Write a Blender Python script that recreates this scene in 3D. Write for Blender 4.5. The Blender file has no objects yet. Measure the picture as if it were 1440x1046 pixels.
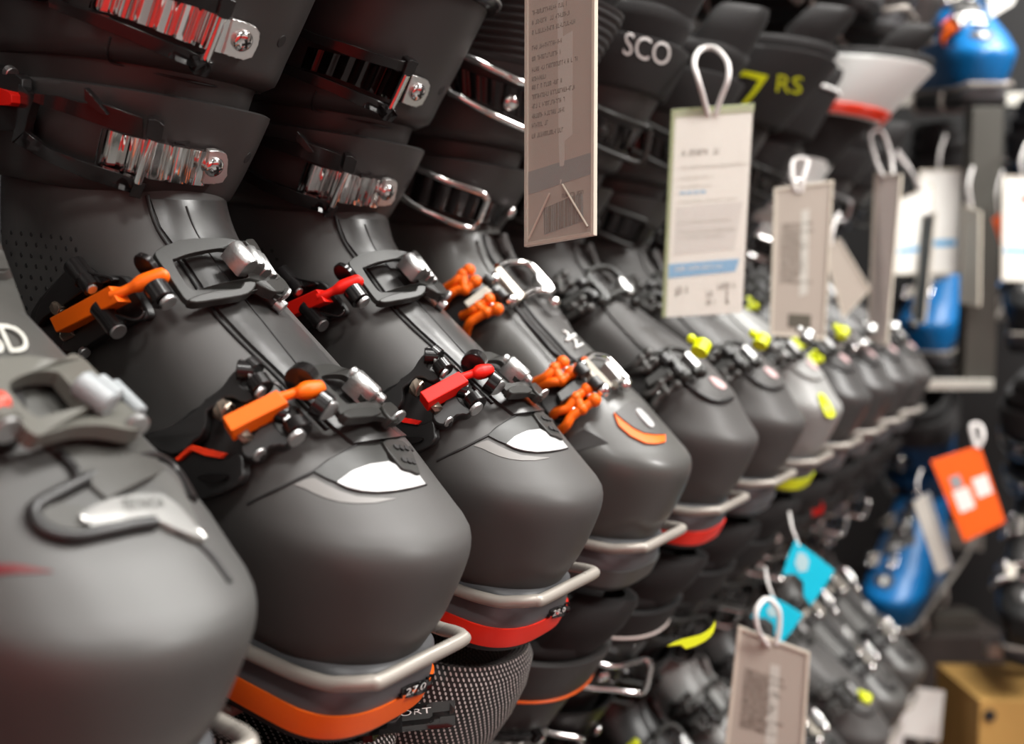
import bpy, bmesh, math, random
from mathutils import Vector, Matrix
from mathutils.bvhtree import BVHTree
random.seed(7)
sc = bpy.context.scene
COL = sc.collection
PI = math.pi
# ---------------------------------------------------------------- camera
F = 1400.0                       # focal length in photo pixels (35 mm on a 36 mm sensor)
TH = math.atan(870 / F)          # yaw between the optical axis and the row of boots
PT = math.atan(98 / F)           # slight downward pitch
S = 0.135                        # spacing of the boots along the row
H0 = 1.1                         # height of the display wires over the floor
cT, sT, cP, sP = math.cos(TH), math.sin(TH), math.cos(PT), math.sin(PT)
CR = Vector((cT, sT, 0)); CF = Vector((-sT * cP, cT * cP, -sP)); CU = Vector((-sT * sP, cT * sP, cP))
def ray(x, y): return CF + CR * ((x - 720) / F) - CU * ((y - 523) / F)
CAM = Vector((0, 0, H0)) - ray(590, 925) * (3.92 * S * cT * 0.99)
def at(x, y, d): return CAM + ray(x, y) * d          # world point seen at a pixel, d metres deep
cd = bpy.data.cameras.new('camera'); cam = bpy.data.objects.new('camera', cd); COL.objects.link(cam)
cam.matrix_world = Matrix(((CR.x, CU.x, -CF.x, CAM.x), (CR.y, CU.y, -CF.y, CAM.y), (CR.z, CU.z, -CF.z, CAM.z), (0, 0, 0, 1)))
cd.sensor_width = 36; cd.lens = 35; cd.clip_start = 0.02; cd.clip_end = 60
cd.dof.use_dof = True; cd.dof.focus_distance = 0.512; cd.dof.aperture_fstop = 4.5
sc.camera = cam
sc.view_settings.view_transform = 'Standard'; sc.view_settings.look = 'None'
sc.view_settings.gamma = 1; sc.view_settings.use_curve_mapping = False; sc.view_settings.exposure = 0
# ---------------------------------------------------------------- materials
def lin(c): return tuple((v / 12.92 if v <= .04045 else ((v + .055) / 1.055) ** 2.4) for v in c)
def hexc(h): return lin(tuple(int(h[i:i + 2], 16) / 255 for i in (0, 2, 4)))
def mat(name, col, rough=.5, metal=0., bump=0., bscale=900., coat=0., var=0., trans=0., alpha=1., spec=.5, emit=0, sheen=0.):
    m = bpy.data.materials.new(name); m.use_nodes = True; nt = m.node_tree; b = nt.nodes['Principled BSDF']
    c = hexc(col) if isinstance(col, str) else col
    b.inputs['Base Color'].default_value = (*c, 1); b.inputs['Roughness'].default_value = rough; b.inputs['Metallic'].default_value = metal
    b.inputs['Coat Weight'].default_value = coat; b.inputs['Coat Roughness'].default_value = .15
    b.inputs['Specular IOR Level'].default_value = spec; b.inputs['Transmission Weight'].default_value = trans; b.inputs['Alpha'].default_value = alpha
    if sheen: b.inputs['Sheen Weight'].default_value = sheen
    if emit: b.inputs['Emission Color'].default_value = (*c, 1); b.inputs['Emission Strength'].default_value = emit
    if bump or var:
        tc = nt.nodes.new('ShaderNodeTexCoord'); nz = nt.nodes.new('ShaderNodeTexNoise'); nz.inputs['Scale'].default_value = bscale; nz.inputs['Detail'].default_value = 3
        nt.links.new(tc.outputs['Object'], nz.inputs['Vector'])
        if bump:
            bp = nt.nodes.new('ShaderNodeBump'); bp.inputs['Strength'].default_value = bump; bp.inputs['Distance'].default_value = .0005
            nt.links.new(nz.outputs['Fac'], bp.inputs['Height']); nt.links.new(bp.outputs['Normal'], b.inputs['Normal'])
        if var:
            n2 = nt.nodes.new('ShaderNodeTexNoise'); n2.inputs['Scale'].default_value = 14; n2.inputs['Detail'].default_value = 4
            nt.links.new(tc.outputs['Object'], n2.inputs['Vector'])
            mr = nt.nodes.new('ShaderNodeMapRange'); mr.inputs[1].default_value = .35; mr.inputs[2].default_value = .65
            mr.inputs[3].default_value = max(0, rough - var); mr.inputs[4].default_value = min(1, rough + var)
            nt.links.new(n2.outputs['Fac'], mr.inputs[0]); nt.links.new(mr.outputs[0], b.inputs['Roughness'])
    return m
M = dict(
    shell=mat('shell_plastic', (.066, .063, .061), .5, spec=.35, bump=.05, bscale=1500, var=.05),
    shell_gloss=mat('glossy_shell_plastic', (.066, .0645, .062), .47),
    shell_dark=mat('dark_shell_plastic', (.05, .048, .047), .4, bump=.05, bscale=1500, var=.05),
    shell_light=mat('light_grey_shell_plastic', (.27, .27, .262), .42),
    shell_black=mat('black_shell_plastic', (.018, .018, .018), .38),
    shell_blue=mat('blue_shell_plastic', (.004, .15, .42), .35),
    shell_white=mat('white_shell_plastic', (.75, .76, .74), .35),
    cuff=mat('cuff_plastic', (.036, .0335, .0325), .45, bump=.05, bscale=1500),
    tongue=mat('tongue_rubber', (.042, .041, .040), .33, bump=.12, bscale=260, var=.08),
    black=mat('black_plastic', (.014, .013, .013), .38),
    blackgloss=mat('gloss_black_plastic', (.010, .009, .009), .2),
    frame=mat('charcoal_metal', (.024, .0235, .0215), .42, spec=.35, bump=.06, bscale=800),
    frame_light=mat('bronze_grey_metal', (.105, .102, .088), .42),
    chrome=mat('chrome', (.86, .85, .84), .1, metal=1, bump=.03, bscale=500),
    satin=mat('satin_chrome', (.88, .87, .85), .3, metal=1), chrome_dark=mat('dark_chrome', (.05, .045, .045), .15, metal=.9),
    cast=mat('cast_aluminium', (.55, .55, .545), .36, metal=.95, bump=.3, bscale=900),
    brass=mat('dull_bronze_metal', (.30, .25, .2), .35, metal=.9),
    orange=mat('orange_plastic', (.90, .135, .003), .42, spec=.3), redorange=mat('red_orange_plastic', (.80, .035, .004), .35),
    red=mat('red_plastic', (.75, .011, .005), .45, spec=.25), sole_orange=mat('orange_rubber', (.92, .13, .003), .45),
    sole_red=mat('red_rubber', (.85, .022, .006), .45),
    solegrey=mat('grey_sole_plastic', (.085, .085, .09), .45), rubber=mat('black_rubber', (.016, .016, .016), .6),
    wire=mat('grey_painted_wire', (.34, .31, .275), .33, metal=.25, var=.1),
    pearl=mat('pearl_white_badge', (.46, .46, .46), .3, bump=.25, bscale=120, coat=.3),
    decal=mat('light_grey_decal', (.155, .146, .137), .45), silver=mat('silver_badge', (.62, .62, .6), .2, metal=.7),
    groove=mat('dark_seam', (.012, .011, .011), .6), white=mat('white_print', (.8, .8, .78), .5),
    yellow=mat('neon_yellow', (.72, .80, .004), .4), beige=mat('beige_metal', (.46, .42, .36), .35, metal=.4),
    liner=mat('black_liner_fabric', (.013, .012, .012), .85, bump=.5, bscale=900),
    grip=mat('grey_fabric', (.035, .033, .033), .8, bump=.4, bscale=900), strap=mat('black_webbing', (.012, .011, .011), .75, bump=.5, bscale=700),
    lever=mat('grey_lever_metal', (.06, .058, .055), .34, metal=.35), deep_blue=mat('deep_blue_plastic', (.004, .05, .14), .4),
    shell_b=mat('grey_b_plastic', (.068, .066, .062), .42, coat=.1, var=.04), strip_c=mat('grey_rubber_strip', (.06, .058, .053), .42), stripe_red=mat('dark_red_stripe', (.12, .01, .012), .35),
    badge_pink=mat('pale_pink_badge', (.6, .42, .42), .3), clear=mat('clear_plastic', (.9, .95, .9), .08, trans=1.),
)
# ---------------------------------------------------------------- mesh helpers
def link(name, me, m, parent=None, smooth=True, bevel=0, auto=40):
    if m is not None: me.materials.append(m)
    if smooth:
        for p in me.polygons: p.use_smooth = True
        if auto: me.set_sharp_from_angle(angle=math.radians(auto))
    o = bpy.data.objects.new(name, me); COL.objects.link(o)
    if parent is not None: o.parent = parent
    if bevel:
        b = o.modifiers.new('bevel', 'BEVEL'); b.width = bevel; b.segments = 2; b.limit_method = 'ANGLE'; b.angle_limit = math.radians(38)
    return o
def obj(name, bm, m, parent=None, smooth=True, bevel=0, auto=40):
    bmesh.ops.recalc_face_normals(bm, faces=bm.faces)
    me = bpy.data.meshes.new(name); bm.to_mesh(me); bm.free()
    return link(name, me, m, parent, smooth, bevel, auto)
def empty(name, loc=(0, 0, 0), label=None, cat=None, group=None, rot=(0, 0, 0)):
    o = bpy.data.objects.new(name, None); COL.objects.link(o); o.location = loc; o.rotation_euler = rot; o.empty_display_size = .03
    tag(o, label, cat, group); return o
def tag(o, label=None, cat=None, group=None, kind=None):
    if label: o['label'] = label
    if cat: o['category'] = cat
    if group: o['group'] = group
    if kind: o['kind'] = kind
    return o
def loft(rings, bm=None, cap=(True, True), closed=True):
    bm = bm or bmesh.new(); vs = [[bm.verts.new(p) for p in r] for r in rings]; n = len(rings[0])
    for a, b in zip(vs, vs[1:]):
        for i in range(n if closed else n - 1):
            j = (i + 1) % n; bm.faces.new((a[i], a[j], b[j], b[i]))
    if cap[0]: bm.faces.new(vs[0][::-1])
    if cap[1]: bm.faces.new(vs[-1])
    return bm
def crom(pts, k=6):
    """smooth a polyline (tuples or Vectors) with a Catmull-Rom spline"""
    P = [Vector(p) for p in pts]; out = []
    for i in range(len(P) - 1):
        p0 = P[max(i - 1, 0)]; p1 = P[i]; p2 = P[i + 1]; p3 = P[min(i + 2, len(P) - 1)]
        for j in range(k):
            t = j / k
            out.append(.5 * (2 * p1 + (p2 - p0) * t + (2 * p0 - 5 * p1 + 4 * p2 - p3) * t * t + (3 * p1 - p0 - 3 * p2 + p3) * t ** 3))
    out.append(P[-1]); return out
def interp(tab, z):
    """smooth table lookup: rows are (z, a, b, ...)"""
    if z <= tab[0][0]: return tab[0][1:]
    if z >= tab[-1][0]: return tab[-1][1:]
    for i in range(len(tab) - 1):
        if tab[i][0] <= z <= tab[i + 1][0]:
            a, b = tab[i], tab[i + 1]; pa = tab[max(i - 1, 0)]; pb = tab[min(i + 2, len(tab) - 1)]; h = b[0] - a[0]; t = (z - a[0]) / h; r = []
            for q in range(1, len(a)):
                ma = (b[q] - pa[q]) / (b[0] - pa[0]) * h; mb = (pb[q] - a[q]) / (pb[0] - a[0]) * h
                r.append((2 * t ** 3 - 3 * t * t + 1) * a[q] + (t ** 3 - 2 * t * t + t) * ma + (-2 * t ** 3 + 3 * t * t) * b[q] + (t ** 3 - t * t) * mb)
            return r
def tube(pts, r, bm=None, n=10, closed=False, rs=None):
    P = [Vector(p) for p in pts]
    if not closed: P = [p for i, p in enumerate(P) if i == 0 or (p - P[i - 1]).length > 1e-6]
    rings = []; m = len(P); up = None
    for i, p in enumerate(P):
        t = (P[(i + 1) % m] - P[i - 1]) if closed else (P[min(i + 1, m - 1)] - P[max(i - 1, 0)])
        t.normalize()
        if up is None: up = t.orthogonal().normalized()
        up = (up - t * up.dot(t)); up = up.normalized() if up.length > 1e-6 else t.orthogonal().normalized()
        s = t.cross(up); rr = rs[i] if rs else r
        rings.append([p + (up * math.cos(a) + s * math.sin(a)) * rr for a in (2 * PI * k / n for k in range(n))])
    if closed: rings.append(rings[0]); return loft(rings, bm, (False, False))
    return loft(rings, bm)
def cyl(a, b, r, bm=None, n=20, r2=None, bev=.0004):
    a, b = Vector(a), Vector(b); d = (b - a); L = d.length; d.normalize(); bev = min(bev, r * .4, L * .3); r2 = r2 or r
    return tube([a, a + d * bev, b - d * bev, b], r, bm, n, rs=[r - bev, r, r2, r2 - bev]) if False else loft(
        [[p + (u * math.cos(t) + v * math.sin(t)) * q for t in (2 * PI * k / n for k in range(n))] for u, v in [(lambda u: (u, d.cross(u)))(d.orthogonal().normalized())]
         for p, q in ((a, r - bev), (a + d * bev, r), (b - d * bev, r2), (b, r2 - bev))], bm)
def box(c, sx, sy, sz, bm=None, mtx=None):
    bm = bm or bmesh.new(); v = []
    for x in (-1, 1):
        for y in (-1, 1):
            for z in (-1, 1):
                p = Vector((x * sx / 2, y * sy / 2, z * sz / 2)); p = (mtx @ p) if mtx else p; v.append(bm.verts.new(Vector(c) + p))
    for f in ((0, 1, 3, 2), (4, 6, 7, 5), (0, 4, 5, 1), (2, 3, 7, 6), (0, 2, 6, 4), (1, 5, 7, 3)): bm.faces.new([v[i] for i in f])
    return bm
def sphere(c, r, bm=None, u=16, v=10, sc3=(1, 1, 1), mtx=None):
    bm = bm or bmesh.new(); m = Matrix.Translation(Vector(c)) @ (mtx.to_4x4() if mtx else Matrix.Identity(4)) @ Matrix.Diagonal((*sc3, 1))
    bmesh.ops.create_uvsphere(bm, u_segments=u, v_segments=v, radius=r, matrix=m); return bm
def children(o): return [c for c in bpy.data.objects if c.parent == o]
def dup(root, loc, label, cat=None, group=None, mm=None, skip=(), rot=None):
    """copy a thing with its parts and sub-parts; mm swaps materials"""
    kids = {}
    for c in bpy.data.objects:
        if c.parent: kids.setdefault(c.parent.name, []).append(c)
    def rec(o, par):
        if any(o.name.split('.')[0] == s for s in skip): return
        c = o.copy(); COL.objects.link(c)
        if par is not None: c.parent = par
        if mm and o.type == 'MESH' and any(m and m.name in mm for m in o.data.materials):
            key = o.data.name + '|' + '|'.join(mm.get(m.name, m).name for m in o.data.materials)
            if key not in MC:
                d = o.data.copy()
                for i, m in enumerate(d.materials):
                    if m.name in mm: d.materials[i] = mm[m.name]
                MC[key] = d
            c.data = MC[key]
        for k in kids.get(o.name, []): rec(k, c)
        return c
    r = rec(root, None); r.location = loc
    if rot is not None: r.rotation_euler = rot
    tag(r, label, cat, group)
    if group is None and 'group' in r: del r['group']
    return r
MC = {}
# ---------------------------------------------------------------- the ski boot body
TILT = math.radians(10)
BR = Matrix.Rotation(TILT, 4, 'Y')
def boot_mtx(n): return Matrix.Translation((0, (n - 1) * S, H0)) @ BR
SHELL = [  # local z, front x, back x, half width front, half width heel, roundness length
    (-.004, -.0082, -.292, .0370, .030, .042), (.004, -.0042, -.296, .0408, .033, .047), (.014, .0006, -.299, .0450, .035, .054),
    (.026, .0044, -.300, .0490, .036, .062), (.038, .0072, -.300, .0525, .037, .066), (.047, .0082, -.299, .0545, .037, .07),
    (.055, .0058, -.298, .0550, .037, .072), (.062, -.0035, -.297, .0548, .037, .072), (.0690, -.0135, -.297, .0542, .037, .07),
    (.077, -.0248, -.296, .0530, .037, .066), (.085, -.0365, -.295, .0512, .037, .061), (.093, -.0510, -.294, .0496, .037, .058),
    (.1128, -.0835, -.300, .0465, .037, .056), (.1382, -.1265, -.306, .0445, .037, .056), (.153, -.1470, -.309, .0435, .037, .056),
    (.168, -.1630, -.311, .0430, .037, .056), (.185, -.1725, -.312, .0425, .037, .056), (.21, -.175, -.312, .042, .037, .056), (.235, -.172, -.312, .043, .039, .056)]
def outline(z, xf, xb, W, Wb, L, ef=2.25, eb=2.3, n=112, zs=0):
    xm = xf - L; out = []
    Lb = min(.05, (xm - xb) * .6)
    pts = []
    k = n // 4
    for i in range(k):                                  # front quarter, tip to side
        a = PI / 2 * i / k; pts.append((xm + L * math.cos(a) ** (2 / ef), W * math.sin(a) ** (2 / ef)))
    for i in range(k):                                  # side run and heel quarter
        t = i / k
        if t < .5:
            u = t * 2; x = xm + (xb + Lb - xm) * u; s = u * u * (3 - 2 * u); pts.append((x, W + (Wb - W) * s))
        else:
            a = PI / 2 * (t - .5) * 2; pts.append((xb + Lb - Lb * math.sin(a) ** (2 / eb), Wb * math.cos(a) ** (2 / eb)))
    pts.append((xb, 0))
    full = [(x, y) for x, y in pts] + [(x, -y) for x, y in pts[-2:0:-1]]
    return [Vector((x, y, z + zs * (x + .15))) for x, y in full]
def rings_of(tab, z0, z1, k, **kw):
    return [outline(z, *interp(tab, z)[:5], **kw) for z in (z0 + (z1 - z0) * i / k for i in range(k + 1))]
CUFF_LO = [(.1800, -.1785, -.312, .0480, .044, .062), (.1830, -.1750, -.315, .0510, .046, .062), (.205, -.1640, -.319, .0545, .047, .064), (.2300, -.1530, -.322, .0565, .048, .066)]
CUFF_UP = [(.2420, -.1600, -.319, .0545, .047, .064), (.2445, -.1545, -.322, .0570, .049, .066), (.2600, -.1475, -.325, .0590, .050, .068), (.2817, -.1370, -.328, .0600, .050, .07), (.318, -.1210, -.332, .0610, .051, .07)]
def shell_rim(tab, z0, z1, k, th, roll=.0022):
    """an open lofted cuff with real wall thickness and a rolled rim at both ends"""
    o = [interp(tab, z0 + (z1 - z0) * i / k) for i in range(k + 1)]; R = []
    zs = [z0 + (z1 - z0) * i / k for i in range(k + 1)]
    def ins(v, d): return (v[0] - d, v[1] + d, v[2] - d, v[3] - d, v[4])
    R.append(outline(z0 + roll * .3, *ins(o[0], th))); R.append(outline(z0 - roll * .1, *ins(o[0], th * .55))); R.append(outline(z0 + roll * .25, *ins(o[0], .0006)))
    for z, v in zip(zs, o):
        if z0 + roll * .9 < z < z1 - roll * .9: R.append(outline(z, *v))
    R.append(outline(z1 - roll * .3, *ins(o[-1], .0005))); R.append(outline(z1 + roll * .15, *ins(o[-1], th * .45))); R.append(outline(z1 - roll * .4, *ins(o[-1], th)))
    for z, v in list(zip(zs, o))[::-1]:
        if z0 + roll < z < z1 - roll: R.append(outline(z, *ins(v, th)))
    R.append(R[0]); return loft(R, None, (False, False))
SOLE = [(-.040, -.0150, -.286, .0395, .033, .036), (-.034, -.0110, -.288, .0410, .034, .034), (-.028, -.0090, -.289, .0418, .034, .034),
        (-.020, -.0070, -.290, .0415, .035, .034), (-.010, -.0060, -.290, .0384, .035, .036), (-.005, -.0050, -.290, .0374, .035, .038), (-.002, -.0068, -.29, .0362, .034, .040), (.0005, -.0125, -.29, .033, .032, .044)]
def build_body(root, shellm='shell', cuffm='cuff', bandm='sole_orange', low=0., bulk=0.):
    def drop(z, v): return (v[0] - low * max(0, z - .072) ** 1.15 + bulk * math.exp(-((z - .104) / .035) ** 2), *v[1:])
    zs = [-.004 + (.235 + .004) * i / 66 for i in range(67)]
    rr = [outline(z, *drop(z, interp(SHELL, z))) for z in zs]
    bot = [outline(-.0055, *[v for v in (lambda t: (t[0] - .006, t[1] + .006, t[2] - .006, t[3] - .006, t[4]))(SHELL[0][1:])])]
    sh = obj('lower_shell', loft(bot + rr), M[shellm], root, auto=60)
    o = {}
    o['shell'] = sh
    o['lo'] = obj('lower_cuff', shell_rim([(c[0], *drop(c[0], c[1:])) for c in CUFF_LO], .180, .2300, 14, .0052), M[cuffm], root, auto=60)
    o['up'] = obj('upper_cuff', shell_rim([(c[0], *drop(c[0], c[1:])) for c in CUFF_UP], .2420, .318, 18, .0042), M[cuffm], root, auto=60)
    ib = [(.205, -.1735, -.312, .0480, .041, .06), (.235, -.1650, -.315, .0490, .044, .062), (.255, -.1600, -.318, .0525, .046, .064)]
    o['band'] = obj('cuff_overlap', shell_rim([(c[0], *drop(c[0], c[1:])) for c in ib], .205, .255, 8, .002), M[cuffm], root, auto=60)
    so = obj('sole', loft([outline(z, *interp(SOLE, z), ef=2.9) for z in [-.0220 + .0225 * i / 10 for i in range(11)]]), M['solegrey'], root, auto=60)
    o['sole'] = so
    e = .0012
    rb = []
    for i in range(7):
        z = -.0335 + .012 * i / 6; v = interp(SOLE, z); rb.append(outline(z, v[0] + e, v[1] - e, v[2] + e, v[3] + e, v[4], ef=2.9))
    o['bandsole'] = obj('sole_band', loft(rb), M[bandm], so, auto=60)
    obj('tread', loft([outline(z, *[v for v in (interp(SOLE, z))], ef=2.9) for z in (-.0375, -.0350, -.0333)]), M['rubber'], so)
    return o
def bvh_of(objs):
    vs, ps = [], []
    for o in objs:
        b = len(vs); vs += [v.co.copy() for v in o.data.vertices]; ps += [tuple(b + i for i in p.vertices) for p in o.data.polygons]
    return BVHTree.FromPolygons(vs, ps)
# ---------------------------------------------------------------- placing parts on the surface of a boot
class Surf:
    """reads where a sight line meets a boot's surface, so parts can be set on it at their real height"""
    def __init__(s, bvh, n, T=lambda x, y: (x, y)):
        s.b = bvh; s.inv = (boot_mtx(n) if isinstance(n, int) else n).inverted(); s.T = T; s.o = s.inv @ CAM
    def zoom(s, ox, oy, k):
        q = Surf.__new__(Surf); q.b, q.inv, q.o = s.b, s.inv, s.o; q.T = lambda x, y: (ox + x / k, oy + y / k); return q
    def hit(s, x, y):
        d = (s.inv.to_3x3() @ ray(*s.T(x, y))).normalized(); p, nn, i, t = s.b.ray_cast(s.o, d)
        if p is None:
            best = None
            for k in range(90):
                q = s.o + d * (.2 + k * .006); a, b, _, dist = s.b.find_nearest(q)
                if best is None or dist < best[0]: best = (dist, q, b)
            return best[1], best[2], d
        if nn.dot(d) > 0: nn = -nn
        return p, nn, d
    def p(s, x, y, h=0.):
        q, nn, d = s.hit(x, y); return q - d * (h / max(.4, -nn.dot(d)))
    def nrm(s, pts):
        a = Vector()
        for x, y in pts: a += s.hit(x, y)[1]
        return a.normalized()
class Fit(Surf):
    """a smooth arched plane fitted to the surface under a loop, for rigid frames and catches"""
    def __init__(s, base, loop, arch=True):
        import numpy as np
        s.b, s.inv, s.o, s.T = base.b, base.inv, base.o, base.T
        H = [base.hit(*q) for q in resamp(loop, 30, True)]
        s.c = sum((h[0] for h in H), Vector()) / len(H); N = sum((h[1] for h in H), Vector()).normalized()
        s.X = (Vector((0, 1, 0)) - N * N.y).normalized(); s.Y = N.cross(s.X); s.N = N
        A = [[1, q.dot(s.X), q.dot(s.Y)] + ([q.dot(s.X) ** 2] if arch else []) for q in (h[0] - s.c for h in H)]
        s.k = [float(v) for v in np.linalg.lstsq(np.array(A), np.array([(h[0] - s.c).dot(N) for h in H]), rcond=None)[0]] + ([] if arch else [0.])
        s.k[3] = min(0., max(-9., s.k[3]))
    def hit(s, x, y):
        d = (s.inv.to_3x3() @ ray(*s.T(x, y))).normalized(); t = (s.c - s.o).dot(s.N) / d.dot(s.N)
        def g(t):
            q = s.o + d * t - s.c; u, v = q.dot(s.X), q.dot(s.Y); return q.dot(s.N) - s.k[0] - s.k[1] * u - s.k[2] * v - s.k[3] * u * u
        for _ in range(8):
            f = g(t); df = (g(t + 1e-5) - f) / 1e-5
            t -= max(-.02, min(.02, f / df))
        q = s.o + d * t - s.c; n = (s.N - s.X * (s.k[1] + 2 * s.k[3] * q.dot(s.X)) - s.Y * s.k[2]).normalized()
        if n.dot(d) > 0: n = -n
        return q + s.c, n, d
def resamp(pts, step, closed):
    out = []; m = len(pts)
    for i in range(m if closed else m - 1):
        a, b = Vector(pts[i]), Vector(pts[(i + 1) % m]); k = max(1, int(round((b - a).length / step)))
        for j in range(k): out.append(tuple(a.lerp(b, j / k)))
    if not closed: out.append(tuple(pts[-1]))
    return out
def rnd(pts, k=4, closed=True):
    """round a 2-D outline"""
    if not closed: return [tuple(p) for p in crom([(*p, 0) for p in pts], k)]
    n = len(pts); P = [(*pts[i % n], 0) for i in range(-2, n + 3)]; c = crom(P, k)
    return [(p[0], p[1]) for p in c[2 * k:(n + 2) * k]]
def plate(s, loop, h, th, holes=(), bm=None, smooth=0, flat=False, step=9, nrm=None):
    """a slab whose top outline is seen along the given loop at height h, th thick"""
    bm = bm or bmesh.new(); loops = []
    base = list(loop)
    N = nrm or s.nrm(base[::max(1, len(base) // 8)])
    if flat:
        ps = [s.p(*q, h) for q in base]; c = sum(ps, Vector()) / len(ps)
    for li, lp in enumerate([base] + [list(x) for x in holes]):
        if smooth: lp = rnd(lp, smooth)
        elif not flat: lp = resamp(lp, step, True)
        if flat:
            top = []
            for q in lp:
                d = (s.inv.to_3x3() @ ray(*s.T(*q))).normalized(); t = (c - s.o).dot(N) / d.dot(N); top.append(s.o + d * t)
        else: top = [s.p(*q, h) for q in lp]
        tv = [bm.verts.new(p) for p in top]; bv = [bm.verts.new(p - N * th) for p in top]; loops.append((tv, bv))
    for side in (0, 1):
        ed = []
        for L in loops:
            r = L[side]
            for i in range(len(r)):
                e = bm.edges.get((r[i], r[(i + 1) % len(r)])) or bm.edges.new((r[i], r[(i + 1) % len(r)])); ed.append(e)
        if len(loops) == 1: bm.faces.new(loops[0][side])
        else: bmesh.ops.triangle_fill(bm, use_beauty=True, edges=ed, normal=N)
    for tv, bv in loops:
        for i in range(len(tv)):
            j = (i + 1) % len(tv); bm.faces.new((tv[i], tv[j], bv[j], bv[i]))
    return bm
def ribbon(s, A, B, h, th, nu=24, nv=6, bm=None, prof=None, dome=0.):
    """a strip between two edges seen at A and B, following the surface"""
    bm = bm or bmesh.new()
    def samp(P, n):
        P = [Vector(p) for p in P]; L = [0]
        for a, b in zip(P, P[1:]): L.append(L[-1] + (b - a).length)
        out = []
        for i in range(n + 1):
            t = L[-1] * i / n
            for j in range(len(P) - 1):
                if t <= L[j + 1] + 1e-9: out.append(P[j].lerp(P[j + 1], (t - L[j]) / max(1e-9, L[j + 1] - L[j]))); break
        return out
    a, b = samp(A, nu), samp(B, nu); rings = []
    for i in range(nu + 1):
        top = []; bot = []
        for j in range(nv + 1):
            v = j / nv; q = a[i].lerp(b[i], v); hh = h + (prof(i / nu, v) if prof else 0) + dome * (1 - (2 * v - 1) ** 2)
            hp, nn, d = s.hit(q[0], q[1]); t = hp - d * (hh / max(.4, -nn.dot(d))); top.append(t); bot.append(t - nn * th)
        rings.append(top + bot[::-1])
    return loft(rings, bm)
def rod(s, pts, hs, r, bm=None, k=5, n=10, raw=False):
    hs = hs if isinstance(hs, (list, tuple)) else [hs] * len(pts)
    P = [s.p(*q, h) for q, h in zip(pts, hs)]
    return tube(P if raw else crom(P, k), r, bm, n)
def pin(s, a, b, h, r, bm=None, r2=None, hb=None):
    return cyl(s.p(*a, h), s.p(*b, hb if hb is not None else h), r, bm, r2=r2)
def text_mesh(txt, size=1, extrude=0.):
    cu = bpy.data.curves.new('t', 'FONT'); cu.body = txt; cu.size = size; cu.extrude = extrude; cu.resolution_u = 3
    o = bpy.data.objects.new('t', cu); COL.objects.link(o); dg = bpy.context.evaluated_depsgraph_get()
    me = bpy.data.meshes.new_from_object(o.evaluated_get(dg)); bpy.data.objects.remove(o); return me
def text_on(s, txt, quad, h):
    """lettering laid on the surface inside a quad (top-left, top-right, bottom-right, bottom-left)"""
    me = text_mesh(txt); xs = [v.co.x for v in me.vertices]; ys = [v.co.y for v in me.vertices]
    x0, x1, y0, y1 = min(xs), max(xs), min(ys), max(ys); q = [Vector(p) for p in quad]
    for v in me.vertices:
        u = (v.co.x - x0) / (x1 - x0); w = (v.co.y - y0) / (y1 - y0)
        p = q[3].lerp(q[2], u).lerp(q[0].lerp(q[1], u), w); v.co = s.p(p[0], p[1], h)
    return me
# ---------------------------------------------------------------- boot A: two charcoal four-buckle boots with alloy micro-adjusters
def cuff_buckle(root, s, Z, name, top, bot, bail, teeth, tab, screw, clear_end=False):
    """a ridged ladder with a dome screw, and the black bail that clamps it"""
    b = obj('cuff_buckle', bail_frame(Z, bail), M['blackgloss'], root, bevel=.0006)
    for kind, args in bail:
        if kind == 'rod': obj('bail_rod', rod(Z, args[0], args[1], args[2]), M['chrome'], b)
    def prof(u, v):
        f = (u * teeth) % 1.0
        edge = 1.0
        return .0044 * (math.exp(-((f - .26) / .13) ** 2) + .55 * max(0, 1 - f) * (f > .26) - .25 * (f < .1)) * edge
    lad = obj('ladder', ribbon(Z, top, bot, .0036, .0028, nu=teeth * 16, nv=2, prof=prof), M['chrome'], b, auto=50)
    t = plate(Z, tab, .0048, .0030); obj('ladder_tab', t, M['satin'], lad, bevel=.0005)
    c = Z.p(*screw, .0050); n = Z.nrm([screw]); q = n.to_track_quat('Z', 'Y').to_matrix()
    k = bmesh.new(); sphere(c, .0054, k, 20, 12, (1, 1, .55), q)
    obj('screw', k, M['chrome'], lad)
    k = bmesh.new()
    for a in (.5, .5 + PI / 2):
        box(c + n * .0026, .0046, .0011, .0012, k, q @ Matrix.Rotation(a, 3, 'Z'))
    obj('screw_slot', k, M['groove'], lad)
    return b, lad
def bail_frame(Z, L):
    bm = bmesh.new()
    for kind, args in L:
        if kind == 'rib': ribbon(Z, *args[:2], args[2], args[3], nu=20, nv=3, bm=bm)
        if kind == 'plate': plate(Z, args[0], args[1], args[2], bm=bm)
    return bm
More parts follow.
